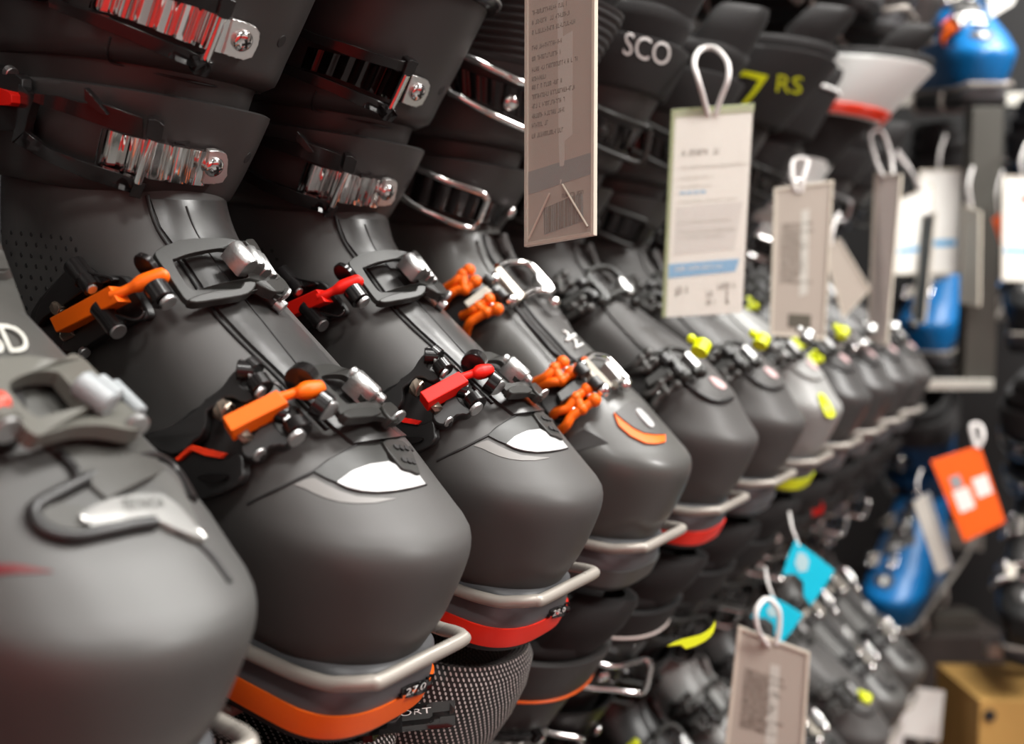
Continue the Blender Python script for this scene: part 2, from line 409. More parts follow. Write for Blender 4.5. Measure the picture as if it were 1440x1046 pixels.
def instep_buckle(root, s, Z, D, barm='orange'):
    """micro-adjust lever, ring frame and toothed catch of an instep buckle"""
    bm = bmesh.new()
    for lp, h, th in D['base']: plate(Z, lp, h, th, bm=bm, smooth=3)
    b = obj('instep_buckle', bm, M['black'], root, bevel=.0008)
    bm = bmesh.new()
    for lp, h, th in D['arms']: plate(Z, lp, h, th, bm=bm, smooth=3)
    obj('lever', bm, M['black'], b, bevel=.0009)
    for a, c, h, r in D['rollers']: obj('roller', pin(Z, a, c, h, r), M['blackgloss'], b)
    for a, c, h, r in D['silver']: obj('rivet', pin(Z, a, c, h, r * .85), M['cast'], b)
    bm = bmesh.new()
    for a, c, h, r in D['springs']:
        A, C = Z.p(*a, h), Z.p(*c, h); d = C - A; u = d.orthogonal().normalized(); v = d.normalized().cross(u); N = 60
        tube([A + d * (i / N) + (u * math.cos(i * .8) + v * math.sin(i * .8)) * r for i in range(N + 1)], .0006, bm, 6)
        cyl(A, C, r * .7, bm)
    obj('spring', bm, M['brass'], b)
    q, h, th = D['bar']; bm = plate(Z, q, h, th, flat=True)
    bar = obj('adjuster_bar', bm, M[barm], b, smooth=False, bevel=.0005)
    bm = bmesh.new()
    P = [Z.p(*p, hh) for p, hh, r in D['neck']]
    tube(crom(P, 6), .002, bm, 18, rs=[r.x for r in crom([(r, 0, 0) for p, hh, r in D['neck']], 6)])
    obj('adjuster_screw', bm, M[barm], bar)
    if 'chev' in D:
        bm = bmesh.new()
        for lp, h, th in D['chev']: plate(Z, lp, h, th, bm=bm)
        obj('lever_accent', bm, M['redorange' if barm == 'orange' else 'red'], b, bevel=.0003)
    bm = bmesh.new()
    for pts, h, r in D['loops']: rod(Z, pts, h, r, bm)
    obj('wire_clip', bm, M['chrome_dark'], b)
    return b
def ring_frame(b, Z, D):
    Z = Fit(Z, D['ring'])
    f = plate(Z, D['ring'], D['ring_h'], .0030, holes=[D['hole']], smooth=3)
    fr = obj('ring_frame', f, M['frame'], b, bevel=.0012)
    bm = bmesh.new()
    for lp, h, th in D['facets']: plate(Z, lp, h, th, bm=bm, smooth=2)
    obj('frame_rail', bm, M['frame'], fr, bevel=.0007)
    for a, c, h, r in D['knuckles']: obj('knuckle', pin(Z, a, c, h, r), M['blackgloss'], fr)
    for a, c, h, r in D['kpins']: obj('hinge_pin', pin(Z, a, c, h, r), M['cast'], fr)
    for a, c, h, r in D['teeth']:
        p0, p1 = Z.p(*a, h), Z.p(*c, h); ax = (p1 - p0).normalized(); N = Z.nrm([a, c]); sd = ax.cross(N).normalized(); up = sd.cross(ax)
        if up.dot(N) < 0: up = -up
        ring = [(math.cos(t) * r * 1.12, math.sin(t) * r) for t in (PI * k / 14 for k in range(15))] + [(-r * 1.12, -r * 1.6), (r * 1.12, -r * 1.6)]
        e = r * .22
        bm = loft([[q + sd * x * f + up * (z * f if z > 0 else z) for x, z in ring] for q, f in ((p0, .86), (p0 + ax * e, 1), (p1 - ax * e, 1), (p1, .86))])
        obj('catch_tooth', bm, M['cast'], b, auto=50)
    return fr
def model_a(n):
    root = empty('ski_boot', (0, (n - 1) * S, H0), rot=(0, TILT, 0))
    o = build_body(root)
    body = bvh_of([o['shell'], o['lo'], o['up'], o['band']])
    sh = bvh_of([o['shell']]); A = Surf(body, n); A2 = Surf(sh, n)
    # --- toe badge, decal, tongue strip and overlap seams
    z4 = A2.zoom(380, 490, 4.979); z6 = A2.zoom(400, 640, 2.576); z2 = A2.zoom(190, 320, 5.8125)
    flap = ribbon(z4, [(312, 858), (400, 790), (470, 745), (640, 670), (720, 655), (790, 640)], [(312, 862), (395, 905), (478, 938), (560, 870), (700, 810), (830, 795)], .0010, .003, 24, 8)
    flp = obj('toe_badge_base', flap, M['frame'], root)
    obj('toe_badge', ribbon(z4, [(472, 930), (560, 862), (700, 806), (830, 788), (930, 838), (1040, 878), (1088, 944)], [(472, 934), (540, 968), (640, 992), (760, 1000), (880, 990), (1000, 970), (1088, 948)], .0014, .003, 34, 10), M['pearl'], root)
    tabm = plate(z4, [(790, 652), (860, 632), (920, 640), (985, 700), (1025, 790), (1052, 876), (990, 855), (930, 838), (880, 780)], .0026, .003, smooth=2)
    tb = obj('perforated_tab', tabm, M['frame'], root, bevel=.0005)
    bm = bmesh.new()
    for x, y in ((886, 684), (924, 690), (958, 694), (990, 700), (940, 775), (975, 782), (1005, 790)):
        c = z4.p(x, y, .0027); nn = z4.nrm([(x, y)]); cyl(c - nn * .0006, c + nn * .0002, .0017, bm, 14)
    obj('perforation', bm, M['groove'], tb)
    obj('toe_decal', ribbon(z6, [(38, 104), (70, 90), (105, 80), (150, 105), (200, 128), (260, 148), (330, 154), (402, 156)], [(38, 108), (75, 120), (110, 138), (150, 155), (200, 168), (260, 174), (330, 172), (402, 158)], .0003, .0008, 30, 5), M['decal'], root)
    strip = ribbon(Surf(sh, n), [(212, 280), (226, 318), (268, 375), (305, 432), (345, 475), (392, 520), (432, 562), (468, 598), (498, 622)], [(318, 282), (322, 318), (352, 368), (382, 418), (425, 462), (470, 512), (515, 560), (545, 590), (572, 612)], .0018, .0035, 44, 12, dome=.0018)
    st = obj('tongue_strip', strip, M['tongue'], root)
    bm = bmesh.new(); Zs = Surf(sh, n)
    rod(Zs, [(262, 290), (278, 330), (310, 378), (352, 430), (400, 490), (440, 540)], .0036, .0005, bm)
    obj('strip_seam', bm, M['groove'], st)
    bm = bmesh.new()
    rod(z4, [(604, 676), (470, 752), (400, 790), (315, 856), (200, 912), (90, 968), (0, 1010), (-160, 1090)], .0002, .0007, bm)
    rod(z4, [(315, 860), (395, 907), (474, 940), (560, 985), (680, 1004), (820, 1004), (960, 985), (1092, 952)], .0002, .0006, bm)
    rod(Zs, [(207, 275), (222, 322), (262, 380), (298, 436), (338, 480), (386, 526), (426, 568), (460, 604)], .0003, .0011, bm)
    obj('shell_seam', bm, M['groove'], root)
    # --- perforated ankle texture
    bm = bmesh.new()
    for i in range(8):
        for j in range(9):
            x = 2 + i * 14 + (j % 2) * 7; y = 325 + j * 15 + i * 1.5
            if x + (y - 325) * .35 > 120: continue
            c = Zs.p(x, y, 0); nn = Zs.nrm([(x, y)]); cyl(c - nn * .0006, c + nn * .00025, .0014, bm, 8)
    obj('ankle_dimple', bm, M['groove'], root)['kind'] = 'stuff'
    # --- size window on the sole
    sS = Surf(bvh_of([o['sole']]), n)
    w = ribbon(sS.zoom(300, 880, 3.4286), [(912, 304), (950, 284), (1010, 262), (1066, 238)], [(906, 350), (945, 347), (1000, 330), (1052, 306)], .0008, .002, 16, 5)
    wd = obj('size_window', w, M['blackgloss'], o['sole'])
    tx = text_on(sS.zoom(300, 880, 3.4286), '27.0', [(934, 304), (1030, 268), (1020, 302), (926, 340)], .0022)
    link('size_number', tx, M['white'], wd, smooth=False)
    # --- instep buckle, upper
    z1 = A.zoom(40, 330, 5.8125)
    U = dict(
        base=[([(0, 690), (120, 480), (330, 270), (420, 240), (560, 330), (700, 330), (800, 360), (960, 600), (950, 690), (840, 720), (560, 860), (420, 960), (300, 1010), (60, 900)], .0045, .005)],
        arms=[([(290, 300), (340, 260), (480, 310), (660, 350), (640, 385), (560, 400), (470, 440), (330, 540), (240, 600), (120, 680), (60, 760), (60, 640), (150, 470)], .0095, .005),
              ([(380, 760), (470, 680), (520, 650), (600, 700), (660, 740), (640, 800), (480, 900), (380, 960), (270, 940), (300, 850)], .0095, .005)],
        rollers=[((370, 240), (470, 370), .0105, .0052), ((455, 335), (535, 445), .0105, .0046), ((580, 590), (650, 665), .0105, .0050), ((640, 655), (735, 785), .0105, .0049)],
        silver=[((505, 430), (525, 452), .0118, .0030), ((715, 770), (742, 798), .0108, .0046), ((445, 950), (468, 972), .009, .0032)],
        springs=[((225, 590), (285, 640), .009, .0030), ((300, 830), (375, 780), .009, .0026)],
        bar=([(168, 682), (655, 418), (735, 545), (225, 800)], .0185, .0072),
        neck=[((680, 500), .0150, .0024), ((740, 480), .0152, .0024), ((830, 440), .0152, .0024), ((890, 415), .0152, .0034), ((940, 392), .0150, .0040), ((1050, 352), .0150, .0040), ((1115, 330), .0150, .0036), ((1128, 325), .0150, .0022)],
        chev=[([(10, 870), (90, 930), (240, 960), (215, 1005), (95, 980), (10, 905)], .0085, .002)],
        loops=[([(480, 305), (560, 330), (660, 352), (690, 380)], .012, .0007), ([(720, 655), (830, 690), (900, 690), (945, 640), (930, 600)], .011, .0009)],
        ring=[(1000, 190), (1060, 95), (1200, 60), (1400, 10), (1580, -10), (1740, 15), (1850, 60), (1960, 130), (2030, 250), (2130, 420), (2180, 480), (2140, 560), (2000, 560), (1900, 545), (1700, 590), (1500, 640), (1380, 660), (1270, 560), (1130, 420)],
        hole=[(1190, 205), (1260, 165), (1420, 120), (1600, 95), (1700, 115), (1800, 190), (1880, 330), (1820, 400), (1700, 430), (1500, 470), (1380, 505), (1290, 440)],
        ring_h=.0135, facets=[], knuckles=[], kpins=[], teeth=[])
    # ring pixels above were read in the neighbouring crop: x from (190,320) at the same scale
    T = lambda L: [(x + 872 - 0, y - 58) for x, y in L]      # crop (190,320) expressed in crop (40,330)
    U['ring'] = T([(165, 225), (190, 175), (270, 135), (420, 95), (620, 80), (760, 85), (850, 105), (900, 105), (960, 90), (1010, 155), (1100, 300), (1200, 410), (1268, 495), (1250, 520), (1195, 560), (1130, 530), (1000, 505), (930, 540), (800, 570), (640, 595), (500, 615), (420, 590), (350, 500), (250, 350)])
    U['hole'] = T([(310, 275), (335, 250), (450, 210), (600, 180), (740, 165), (800, 200), (880, 330), (930, 400), (850, 425), (700, 450), (560, 490), (470, 505), (400, 430)])
    U['ring_h'] = .0115
    U['facets'] = [(T([(430, 585), (560, 535), (700, 505), (860, 490), (890, 440), (985, 440), (985, 480), (930, 535), (800, 568), (640, 592), (500, 612)]), .0128, .005),
                   (T([(985, 440), (1060, 430), (1150, 420), (1200, 405), (1265, 495), (1200, 520), (1110, 510)]), .0132, .006),
                   (T([(900, 105), (960, 90), (1020, 165), (980, 180)]), .014, .006)]
    U['knuckles'] = [(T([(30, 300)])[0], T([(110, 270)])[0], .0110, .0062), (T([(160, 480)])[0], T([(240, 600)])[0], .0110, .0058)]
    U['knuckles'][0] = (T([(75, 330)])[0], T([(115, 300)])[0], .0110, .0068)
    U['kpins'] = [(T([(255, 595)])[0], T([(282, 625)])[0], .0112, .0042), (T([(1215, 530)])[0], T([(1240, 550)])[0], .0125, .0036), (T([(1150, 610)])[0], T([(1215, 665)])[0], .006, .0036)]
    U['teeth'] = [(T([(806, 150)])[0], T([(948, 318)])[0], .0150, .0042), (T([(930, 175)])[0], T([(1018, 325)])[0], .0135, .0030), (T([(985, 205)])[0], T([(1082, 368)])[0], .0122, .0024), (T([(1025, 225)])[0], T([(1138, 400)])[0], .0110, .0018)]
    ub = instep_buckle(root, A, z1, U); ring_frame(ub, z1, U)
    # --- instep buckle, lower
    z3 = A.zoom(200, 490, 4.979)
    K = lambda L: [(x + 896, y) for x, y in L]                # crop (380,490) expressed in crop (200,490)
    Lw = dict(
        base=[([(20, 600), (190, 545), (420, 390), (520, 390), (700, 360), (840, 560), (1000, 640), (900, 700), (720, 760), (700, 900), (640, 960), (470, 1040), (330, 1050), (230, 900), (200, 800), (60, 700)], .0050, .006)],
        arms=[([(30, 600), (190, 545), (330, 455), (420, 380), (440, 350), (490, 320), (560, 260), (610, 190), (660, 140), (700, 120), (760, 150), (720, 200), (690, 250), (760, 300), (780, 345), (740, 372), (690, 372), (640, 342), (560, 350), (510, 400), (455, 440), (440, 520), (420, 590), (340, 660), (240, 740), (90, 700)], .0105, .006),
              ([(700, 640), (790, 580), (830, 500), (880, 480), (920, 500), (960, 580), (1040, 620), (1040, 650), (990, 680), (930, 680), (880, 700), (830, 760), (740, 770), (690, 720)], .0105, .006),
              ([(240, 790), (330, 720), (560, 770), (690, 730), (705, 840), (700, 900), (640, 960), (480, 1035), (330, 1050), (250, 900)], .0085, .005)],
        rollers=[((665, 150), (790, 160), .0118, .0046), ((740, 110), (800, 165), .0118, .0050), ((800, 215), (850, 290), .0118, .0052), ((940, 440), (1025, 465), .0112, .0048), ((1060, 520), (1105, 595), .0112, .0056)],
        silver=[((690, 120), (720, 105), .0125, .0030), ((815, 300), (840, 318), .0125, .0036), ((735, 195), (780, 185), .0115, .0040), ((985, 520), (1035, 500), .0105, .0040), ((1068, 612), (1092, 640), .0115, .0050), ((812, 735), (828, 752), .0108, .0038)],
        springs=[((600, 450), (545, 420), .0105, .0042), ((680, 625), (740, 580), .0105, .0040)],
        bar=([(560, 476), (940, 288), (1022, 376), (622, 577)], .0195, .0085),
        neck=[((960, 345), .0158, .0022), ((1010, 330), .0160, .0022), ((1070, 312), .0160, .0023), ((1110, 305), .0160, .0034), ((1150, 296), .0158, .0042), ((1220, 282), .0156, .0038), ((1255, 270), .0155, .0031), ((1270, 266), .0155, .0020)],
        chev=[([(228, 770), (320, 690), (345, 675), (430, 700), (580, 732), (545, 768), (440, 750), (345, 715), (330, 715), (245, 790)], .0104, .002)],
        loops=[([(870, 250), (920, 238), (960, 265), (1000, 320)], .0118, .0008), ([(1085, 430), (1120, 470), (1160, 520), (1155, 550), (1120, 560)], .0112, .0011)],
        ring_h=.0115)
    Lw['ring'] = K([(240, 150), (280, 120), (350, 108), (440, 110), (540, 140), (600, 150), (680, 260), (790, 370), (850, 385), (920, 460), (905, 510), (860, 520), (790, 480), (700, 480), (600, 485), (540, 485), (490, 450), (420, 360), (330, 250)])
    Lw['hole'] = K([(360, 205), (385, 185), (480, 180), (545, 200), (600, 270), (660, 350), (690, 365), (640, 375), (560, 385), (520, 375), (450, 300), (400, 250)])
    Lw['facets'] = [(K([(510, 440), (600, 410), (700, 400), (770, 425), (780, 450), (720, 470), (600, 480), (545, 480)]), .0128, .005),
                    (K([(780, 400), (845, 370), (920, 455), (880, 500), (845, 490)]), .0136, .006)]
    Lw['knuckles'] = [(K([(200, 235)])[0], K([(245, 190)])[0], .0112, .0070), (K([(320, 370)])[0], K([(400, 430)])[0], .0112, .0066)]
    Lw['kpins'] = [(K([(398, 425)])[0], K([(412, 445)])[0], .0114, .0052), (K([(885, 478)])[0], K([(900, 495)])[0], .0122, .0046)]
    Lw['teeth'] = [(K([(588, 190)])[0], K([(738, 332)])[0], .0145, .0044), (K([(565, 152)])[0], K([(600, 185)])[0], .0125, .0030), (K([(740, 330)])[0], K([(790, 368)])[0], .0125, .0030)]
    lb = instep_buckle(root, A, z3, Lw); ring_frame(lb, z3, Lw)
    bm = plate(z3, [(385, 905), (430, 880), (520, 875), (590, 890), (560, 925), (480, 938)], .009, .002, smooth=2); obj('lever_slot', bm, M['chrome_dark'], lb)
    # --- cuff buckles
    z5 = A.zoom(0, 80, 4.979)
    bail = [('rib', ([(200, 250), (400, 270), (570, 320), (700, 322), (850, 375), (1000, 430)], [(190, 300), (380, 370), (480, 400), (650, 460), (820, 520), (1000, 570)], .0085, .003)),
            ('plate', ([(588, 215), (640, 270), (750, 405), (700, 400), (590, 300)], .0105, .004)),
            ('plate', ([(1040, 440), (1090, 440), (1150, 482), (1132, 590), (1090, 600), (1020, 560)], .0105, .007)),
            ('rib', ([(170, 520), (330, 640), (600, 740), (850, 820), (955, 860)], [(100, 600), (330, 735), (600, 855), (860, 935), (960, 970)], .0085, .003)),
            ('plate', ([(945, 865), (1020, 888), (980, 995), (900, 975)], .0105, .007)),
            ('rod', ([(1062, 575), (1020, 700), (965, 880)], .0092, .0022)),
            ('rib', ([(90, 150), (200, 250), (230, 300), (190, 420), (170, 520)], [(20, 200), (110, 300), (120, 400), (100, 500), (80, 600)], .0085, .004))]
    b1, l1 = cuff_buckle(root, A, z5, 'lower', [(715, 497), (860, 545), (1100, 600), (1290, 640), (1480, 672)], [(655, 742), (800, 785), (1050, 855), (1240, 885), (1430, 905)], bail, 5,
                         [(1470, 660), (1530, 660), (1585, 680), (1598, 720), (1590, 830), (1560, 880), (1500, 890), (1420, 890)], (1500, 772))
    bm = plate(z5, [(-300, -20), (20, 90), (150, 150), (130, 330), (100, 520), (-100, 480), (-330, 380)], .0085, .005, smooth=2); obj('lever', bm, M['black'], b1, bevel=.0006)
    obj('lever_accent', plate(z5, [(-60, 215), (60, 240), (78, 290), (66, 340), (-60, 320)], .0140, .006, smooth=2), M['red'], b1, bevel=.0004)
    obj('rivet', pin(z5, (60, 100), (90, 125), .011, .0034), M['cast'], b1); obj('rivet', pin(z5, (5, 350), (25, 362), .0105, .003), M['cast'], b1)
    z7 = A.zoom(140, 0, 5.8125)
    bail = [('rib', ([(-250, -420), (0, -300), (400, -180), (700, -70), (980, 0)], [(-260, -330), (-10, -210), (380, -60), (650, 20), (960, 110)], .0085, .003)),
            ('plate', ([(1000, -10), (1050, -15), (1120, 15), (1085, 130), (1040, 165), (960, 130)], .0105, .007)),
            ('rib', ([(-420, -40), (-200, 50), (0, 115), (240, 210), (500, 320), (760, 420), (850, 480)], [(-420, 60), (-200, 150), (0, 235), (240, 330), (500, 450), (740, 545), (800, 580)], .0085, .003)),
            ('plate', ([(830, 485), (935, 515), (880, 640), (760, 600)], .0105, .007)),
            ('rod', ([(1000, 140), (940, 300), (865, 490)], .0092, .0022)),
            ('rib', ([(-460, -420), (-250, -420), (-300, -200), (-420, -40)], [(-560, -400), (-420, -330), (-460, -160), (-520, 0)], .0085, .004))]
    b2, l2 = cuff_buckle(root, A, z7, 'upper', [(-30, -160), (230, -90), (480, -40), (640, 15), (830, 70), (1050, 160), (1110, 170)], [(-90, 60), (180, 140), (360, 205), (540, 280), (710, 350), (860, 400), (1010, 440)], bail, 7,
                         [(1090, 155), (1180, 180), (1280, 220), (1315, 270), (1300, 370), (1250, 470), (1180, 495), (1090, 470), (1010, 442)], (1170, 335))
    bm = plate(z7, [(-900, -560), (-480, -420), (-500, -200), (-540, 0), (-900, -120)], .0085, .005, smooth=2); obj('lever', bm, M['black'], b2, bevel=.0006)
    # --- cuff rivet holes and slots
    for x, y in ((348, 222), (396, 58)):
        c = A.p(x, y, 0); nn = A.nrm([(x, y)]); obj('cuff_hole', cyl(c - nn * .002, c + nn * .0003, .0034, None, 18), M['groove'], root)
    for lp in ([(247, 199), (267, 199), (267, 203), (247, 203)], [(233, 254), (257, 257), (257, 259), (233, 257)]): obj('cuff_slot', plate(A, lp, .0004, .0012), M['groove'], root)
    bm = bmesh.new(); rod(A, [(155, 52), (151, 70), (153, 82), (165, 90), (240, 108), (300, 121), (366, 131)], .0002, .0006, bm); obj('cuff_seam', bm, M['groove'], root)
    return root, o, A
# ---------------------------------------------------------------- tops of the boots: liner, tongue and power strap
def boot_top(root, strapm='strap', z0=.300, z1=.346, dx=0., tongue=True, low=0., linerm='liner', ztop=.372, out=.004, piping=None, ribs=0, pr=.0011):
    t = lambda z, d: (lambda v: (v[0] + d + dx * (z - .30) - low * (z - .072) ** 1.15, v[1] - d, v[2] + d, v[3] + d, v[4]))(
        interp([(.236, -.158, -.32, .055, .048, .064), (.2817, -.1370, -.328, .0600, .050, .07), (.318, -.1210, -.332, .0610, .051, .07), (.45, -.070, -.338, .061, .053, .072)], z))
    R = []
    for z, d in ((.27, -.0095), (.31, -.0075), (ztop - .012, -.004), (ztop - .004, -.0035), (ztop, -.008), (ztop - .003, -.0135), (ztop - .012, -.0155), (.30, -.018)): R.append(outline(z, *t(z, d)))
    li = obj('liner', loft(R, None, (False, True)), M[linerm], root, auto=70)
    tg = []
    if not tongue: tg = None
    for z, x, w in ((.29, -.137, .036), (.33, -.120, .041), (ztop + .010, -.100, .044), (ztop + .028, -.092, .038), (ztop + .036, -.091, .024)) if tongue else ():
        x += dx * (z - .3) - low * (z - .072) ** 1.15; tg.append([Vector((x - .030 * (abs(q) ** 2.2) , q * w, z)) for q in [k / 9 - 1 for k in range(19)]] + [Vector((x - .010 - .026 * (abs(q) ** 2.2), q * w * .94, z - .001)) for q in [1 - k / 9 for k in range(19)]])
    if tongue: obj('liner_tongue', loft(tg), M[linerm], li, auto=70)
    R = [outline(z, *t(z, d)) for z, d in ((z0, out - .0022), (z0 + .001, out), (z0 + .004, out + .0006), (z1 - .004, out + .0006), (z1 - .001, out), (z1, out - .0022))]
    if ribs:
        R = R[:2]
        for i in range(ribs * 6 + 1):
            z = z0 + .002 + (z1 - z0 - .004) * i / (ribs * 6); R.append(outline(z, *t(z, out + .0006 + .0009 * math.sin(i / 6 * 2 * PI))))
        R.append(outline(z1, *t(z1, out)))
    st = obj('power_strap', loft(R + [outline(z1, *t(z1, -.001)), outline(z0, *t(z0, -.001)), R[0]], None, (False, False)), M[strapm], root, auto=60)
    if piping:
        for zz in piping[1:]: obj('piping_or_highlight', tube(outline(zz, *t(zz, out + .0008)), pr, closed=True), M[piping[0]], st)
    return li, st, t
# ---------------------------------------------------------------- boot B: orange forked levers and polished wire frames
def buckle_b(root, Z, D, fork='orange', barm='beige'):
    b = obj('instep_buckle', plate(Z, D['base'], .006, .006, smooth=3), M['black'], root, bevel=.0006)
    for arms in D['forks']:
        bm = bmesh.new()
        for pts in arms:
            hs = [.006] + [.0115] * (len(pts) - 1); P = [Z.p(*p, h) for p, h in zip(pts, hs)]
            tube(crom(P, 6), .0031, bm, 14); sphere(P[-1], .0046, bm, 14, 9); sphere(P[-2], .0040, bm, 14, 9)
        cyl(Z.p(*arms[0][-2], .0112), Z.p(*arms[1][-2], .0112), .0034, bm)
        obj('forked_lever', bm, M[fork], b)
    bm = bmesh.new()
    for a, c in D['pins']: cyl(Z.p(*a, .0105), Z.p(*c, .0105), .0022, bm)
    obj('lever_pin', bm, M['cast'], b)
    obj('adjuster_bar', plate(Z, D['bar'], .0150, .009, flat=True), M[barm], b, smooth=False, bevel=.0006)
    G = Fit(Z, D['fit'], False)
    f = obj('wire_frame', rod(G, D['loop'], .0105, .0029, k=6), M['chrome'], b)
    obj('frame_bar', plate(G, D['fbar'], .0125, .006), M['beige'], f, bevel=.0012)
    obj('catch', plate(G, D['catch'], .0130, .008), M['cast'], f, bevel=.001)
    for a, c in D['knuckles']: obj('knuckle', pin(G, a, c, .010, .0045), M['black'], f)
    for p in D['beads']:
        bm = sphere(G.p(*p, .010), .0048, None, 14, 8); obj('hinge_cap', bm, M['chrome'], f)
    return b
def model_b(n, plain=False):
    root = empty('ski_boot', (0, (n - 1) * S, H0), rot=(0, TILT, 0))
    o = build_body(root, 'shell', 'cuff', 'solegrey', bulk=.026) if plain else build_body(root, 'shell_b', 'cuff', 'shell_gloss')
    A = Surf(bvh_of([o['shell'], o['lo'], o['up'], o['band']]), n); A2 = Surf(bvh_of([o['shell']]), n)
    z8 = A.zoom(600, 340, 4.979); zb = A.zoom(740, 480, 4.754); zb2 = A2.zoom(740, 480, 4.754)
    buckle_b(root, z8, dict(
        base=[(90, 440), (150, 370), (260, 370), (480, 330), (520, 420), (420, 540), (300, 600), (200, 570), (110, 500)],
        forks=[[[(118, 335), (200, 280), (250, 228), (296, 200)], [(112, 455), (150, 380), (215, 338), (268, 335), (342, 280)]], [[(250, 520), (318, 482), (362, 455), (434, 405)], [(272, 655), (298, 575), (345, 535), (420, 495), (492, 472)]]],
        pins=[((265, 250), (320, 225)), ((335, 275), (300, 300)), ((430, 400), (470, 470)), ((330, 520), (355, 545))],
        bar=[(258, 420), (412, 303), (462, 347), (290, 457)], fit=[(480, 165), (760, 180), (880, 330), (690, 400), (560, 400)],
        loop=[(500, 180), (560, 152), (650, 142), (720, 165), (770, 210), (850, 300), (870, 345), (800, 338), (730, 350), (680, 378)],
        fbar=[(478, 190), (512, 165), (692, 370), (652, 412)], catch=[(765, 215), (800, 215), (882, 310), (885, 352), (840, 340), (775, 262)],
        knuckles=[((410, 245), (455, 290)), ((500, 350), (545, 400))], beads=[(590, 410), (890, 425), (470, 260)]))
    buckle_b(root, zb, dict(
        base=[(90, 320), (200, 290), (350, 230), (430, 300), (420, 420), (300, 500), (200, 520), (110, 430)],
        forks=[[[(55, 275), (130, 238), (188, 182), (242, 142)], [(85, 300), (160, 275), (235, 265), (298, 212)]], [[(182, 490), (212, 466), (275, 445), (330, 375), (404, 325)], [(222, 602), (268, 560), (305, 500), (372, 452), (455, 392)]]],
        pins=[((255, 175), (285, 205)), ((130, 250), (160, 270)), ((400, 340), (440, 380)), ((300, 440), (330, 470))],
        bar=[(205, 345), (350, 232), (420, 282), (235, 402)], fit=[(365, 110), (540, 110), (660, 230), (600, 300), (500, 340)],
        loop=[(395, 125), (440, 100), (510, 108), (550, 130), (640, 225), (680, 280), (640, 275), (590, 290)],
        fbar=[(363, 132), (410, 108), (582, 290), (545, 332)], catch=[(530, 135), (568, 120), (660, 222), (630, 252)],
        knuckles=[((345, 165), (400, 225)), ((440, 255), (490, 310))], beads=[(515, 325), (365, 170), (660, 290)]), barm='frame')
    if not plain:
        obj('toe_flap', ribbon(zb2, [(600, 470), (660, 420), (720, 388), (790, 430), (880, 530), (928, 615)], [(604, 482), (650, 520), (722, 575), (790, 608), (860, 618), (928, 620)], .0022, .004, 30, 8), M['shell'], root)
        obj('toe_accent', ribbon(zb2, [(588, 474), (640, 508), (720, 572), (800, 612), (860, 620), (930, 618)], [(592, 486), (618, 558), (700, 630), (800, 678), (870, 682), (932, 668)], .0014, .003, 30, 5), M['orange'], root)
        obj('toe_badge', plate(zb2, [(735, 462), (768, 450), (850, 540), (852, 568), (818, 560)], .0032, .002, smooth=2), M['pearl'], root)
        obj('side_scoop', plate(zb2, [(240, 680), (310, 630), (385, 585), (470, 630), (550, 680), (420, 710), (300, 742)], .0004, .002), M['cuff'], root)
    st = obj('tongue_strip', ribbon(z8, [(408, -60), (440, 90), (500, 180), (610, 440), (700, 560), (800, 680), (900, 790), (980, 850)], [(560, -60), (620, 100), (720, 200), (860, 380), (930, 470), (1000, 580), (1060, 680), (1120, 790)], .0018, .003, 40, 10, dome=.0012), M['shell'], root)
    for pts in () if plain else ([(590, 420), (610, 445), (700, 560), (800, 670), (880, 765), (960, 815)], [(655, 410), (675, 425), (770, 550), (900, 690), (1000, 800), (1070, 850)], [(398, -40), (412, 20), (440, 90), (480, 155)]):
        obj('cable', rod(z8, pts, .0048, .0013), M['groove'], root)
    if not plain:
        bm = bmesh.new()
        for p in ([(955, 625), (985, 640), (1000, 690)], [(975, 690), (1030, 650), (1045, 665)], [(1010, 670), (1040, 690), (1050, 735)], [(1040, 740), (1090, 715)]): rod(z8, p, .0042, .0009, bm)
        obj('strip_mark', bm, M['white'], st)
    # cuff straps with polished rectangular bails
    c6 = A.zoom(560, 60, 3.736)
    for k, (loop, lad, scr, ang) in enumerate((
            ([(460, 820), (440, 790), (250, 725), (130, 672), (0, 620), (-60, 650), (-20, 760), (80, 850), (200, 910), (340, 965), (400, 968), (425, 930), (465, 830)], ([(0, 650), (150, 700), (300, 760), (450, 820), (560, 860)], [(-30, 790), (100, 840), (250, 890), (400, 935), (520, 960)]), (590, 895), 0),
            ([(900, 320), (870, 290), (660, 210), (520, 150), (400, 90), (280, 50), (230, 90), (260, 240), (330, 290), (480, 370), (660, 450), (820, 510), (870, 480), (900, 330)], ([(280, 110), (420, 170), (560, 215), (700, 270), (830, 320)], [(300, 250), (380, 290), (520, 350), (660, 410), (800, 465)]), (590, 315), 0))):
        lb = obj('cuff_buckle', rod(c6, loop + [loop[0]], .0085, .0026, k=5), M['chrome'], root)
        obj('ladder', ribbon(c6, *lad, .0045, .003, nu=80, nv=2, prof=lambda u, v: .0022 * abs(math.sin(u * PI * 6))), M['chrome_dark'], lb, auto=50)
        c = c6.p(*scr, .0055); q = c6.nrm([scr]).to_track_quat('Z', 'Y').to_matrix(); obj('screw', sphere(c, .0058, None, 18, 10, (1, 1, .6), q), M['chrome'], lb)
    return root, o, A
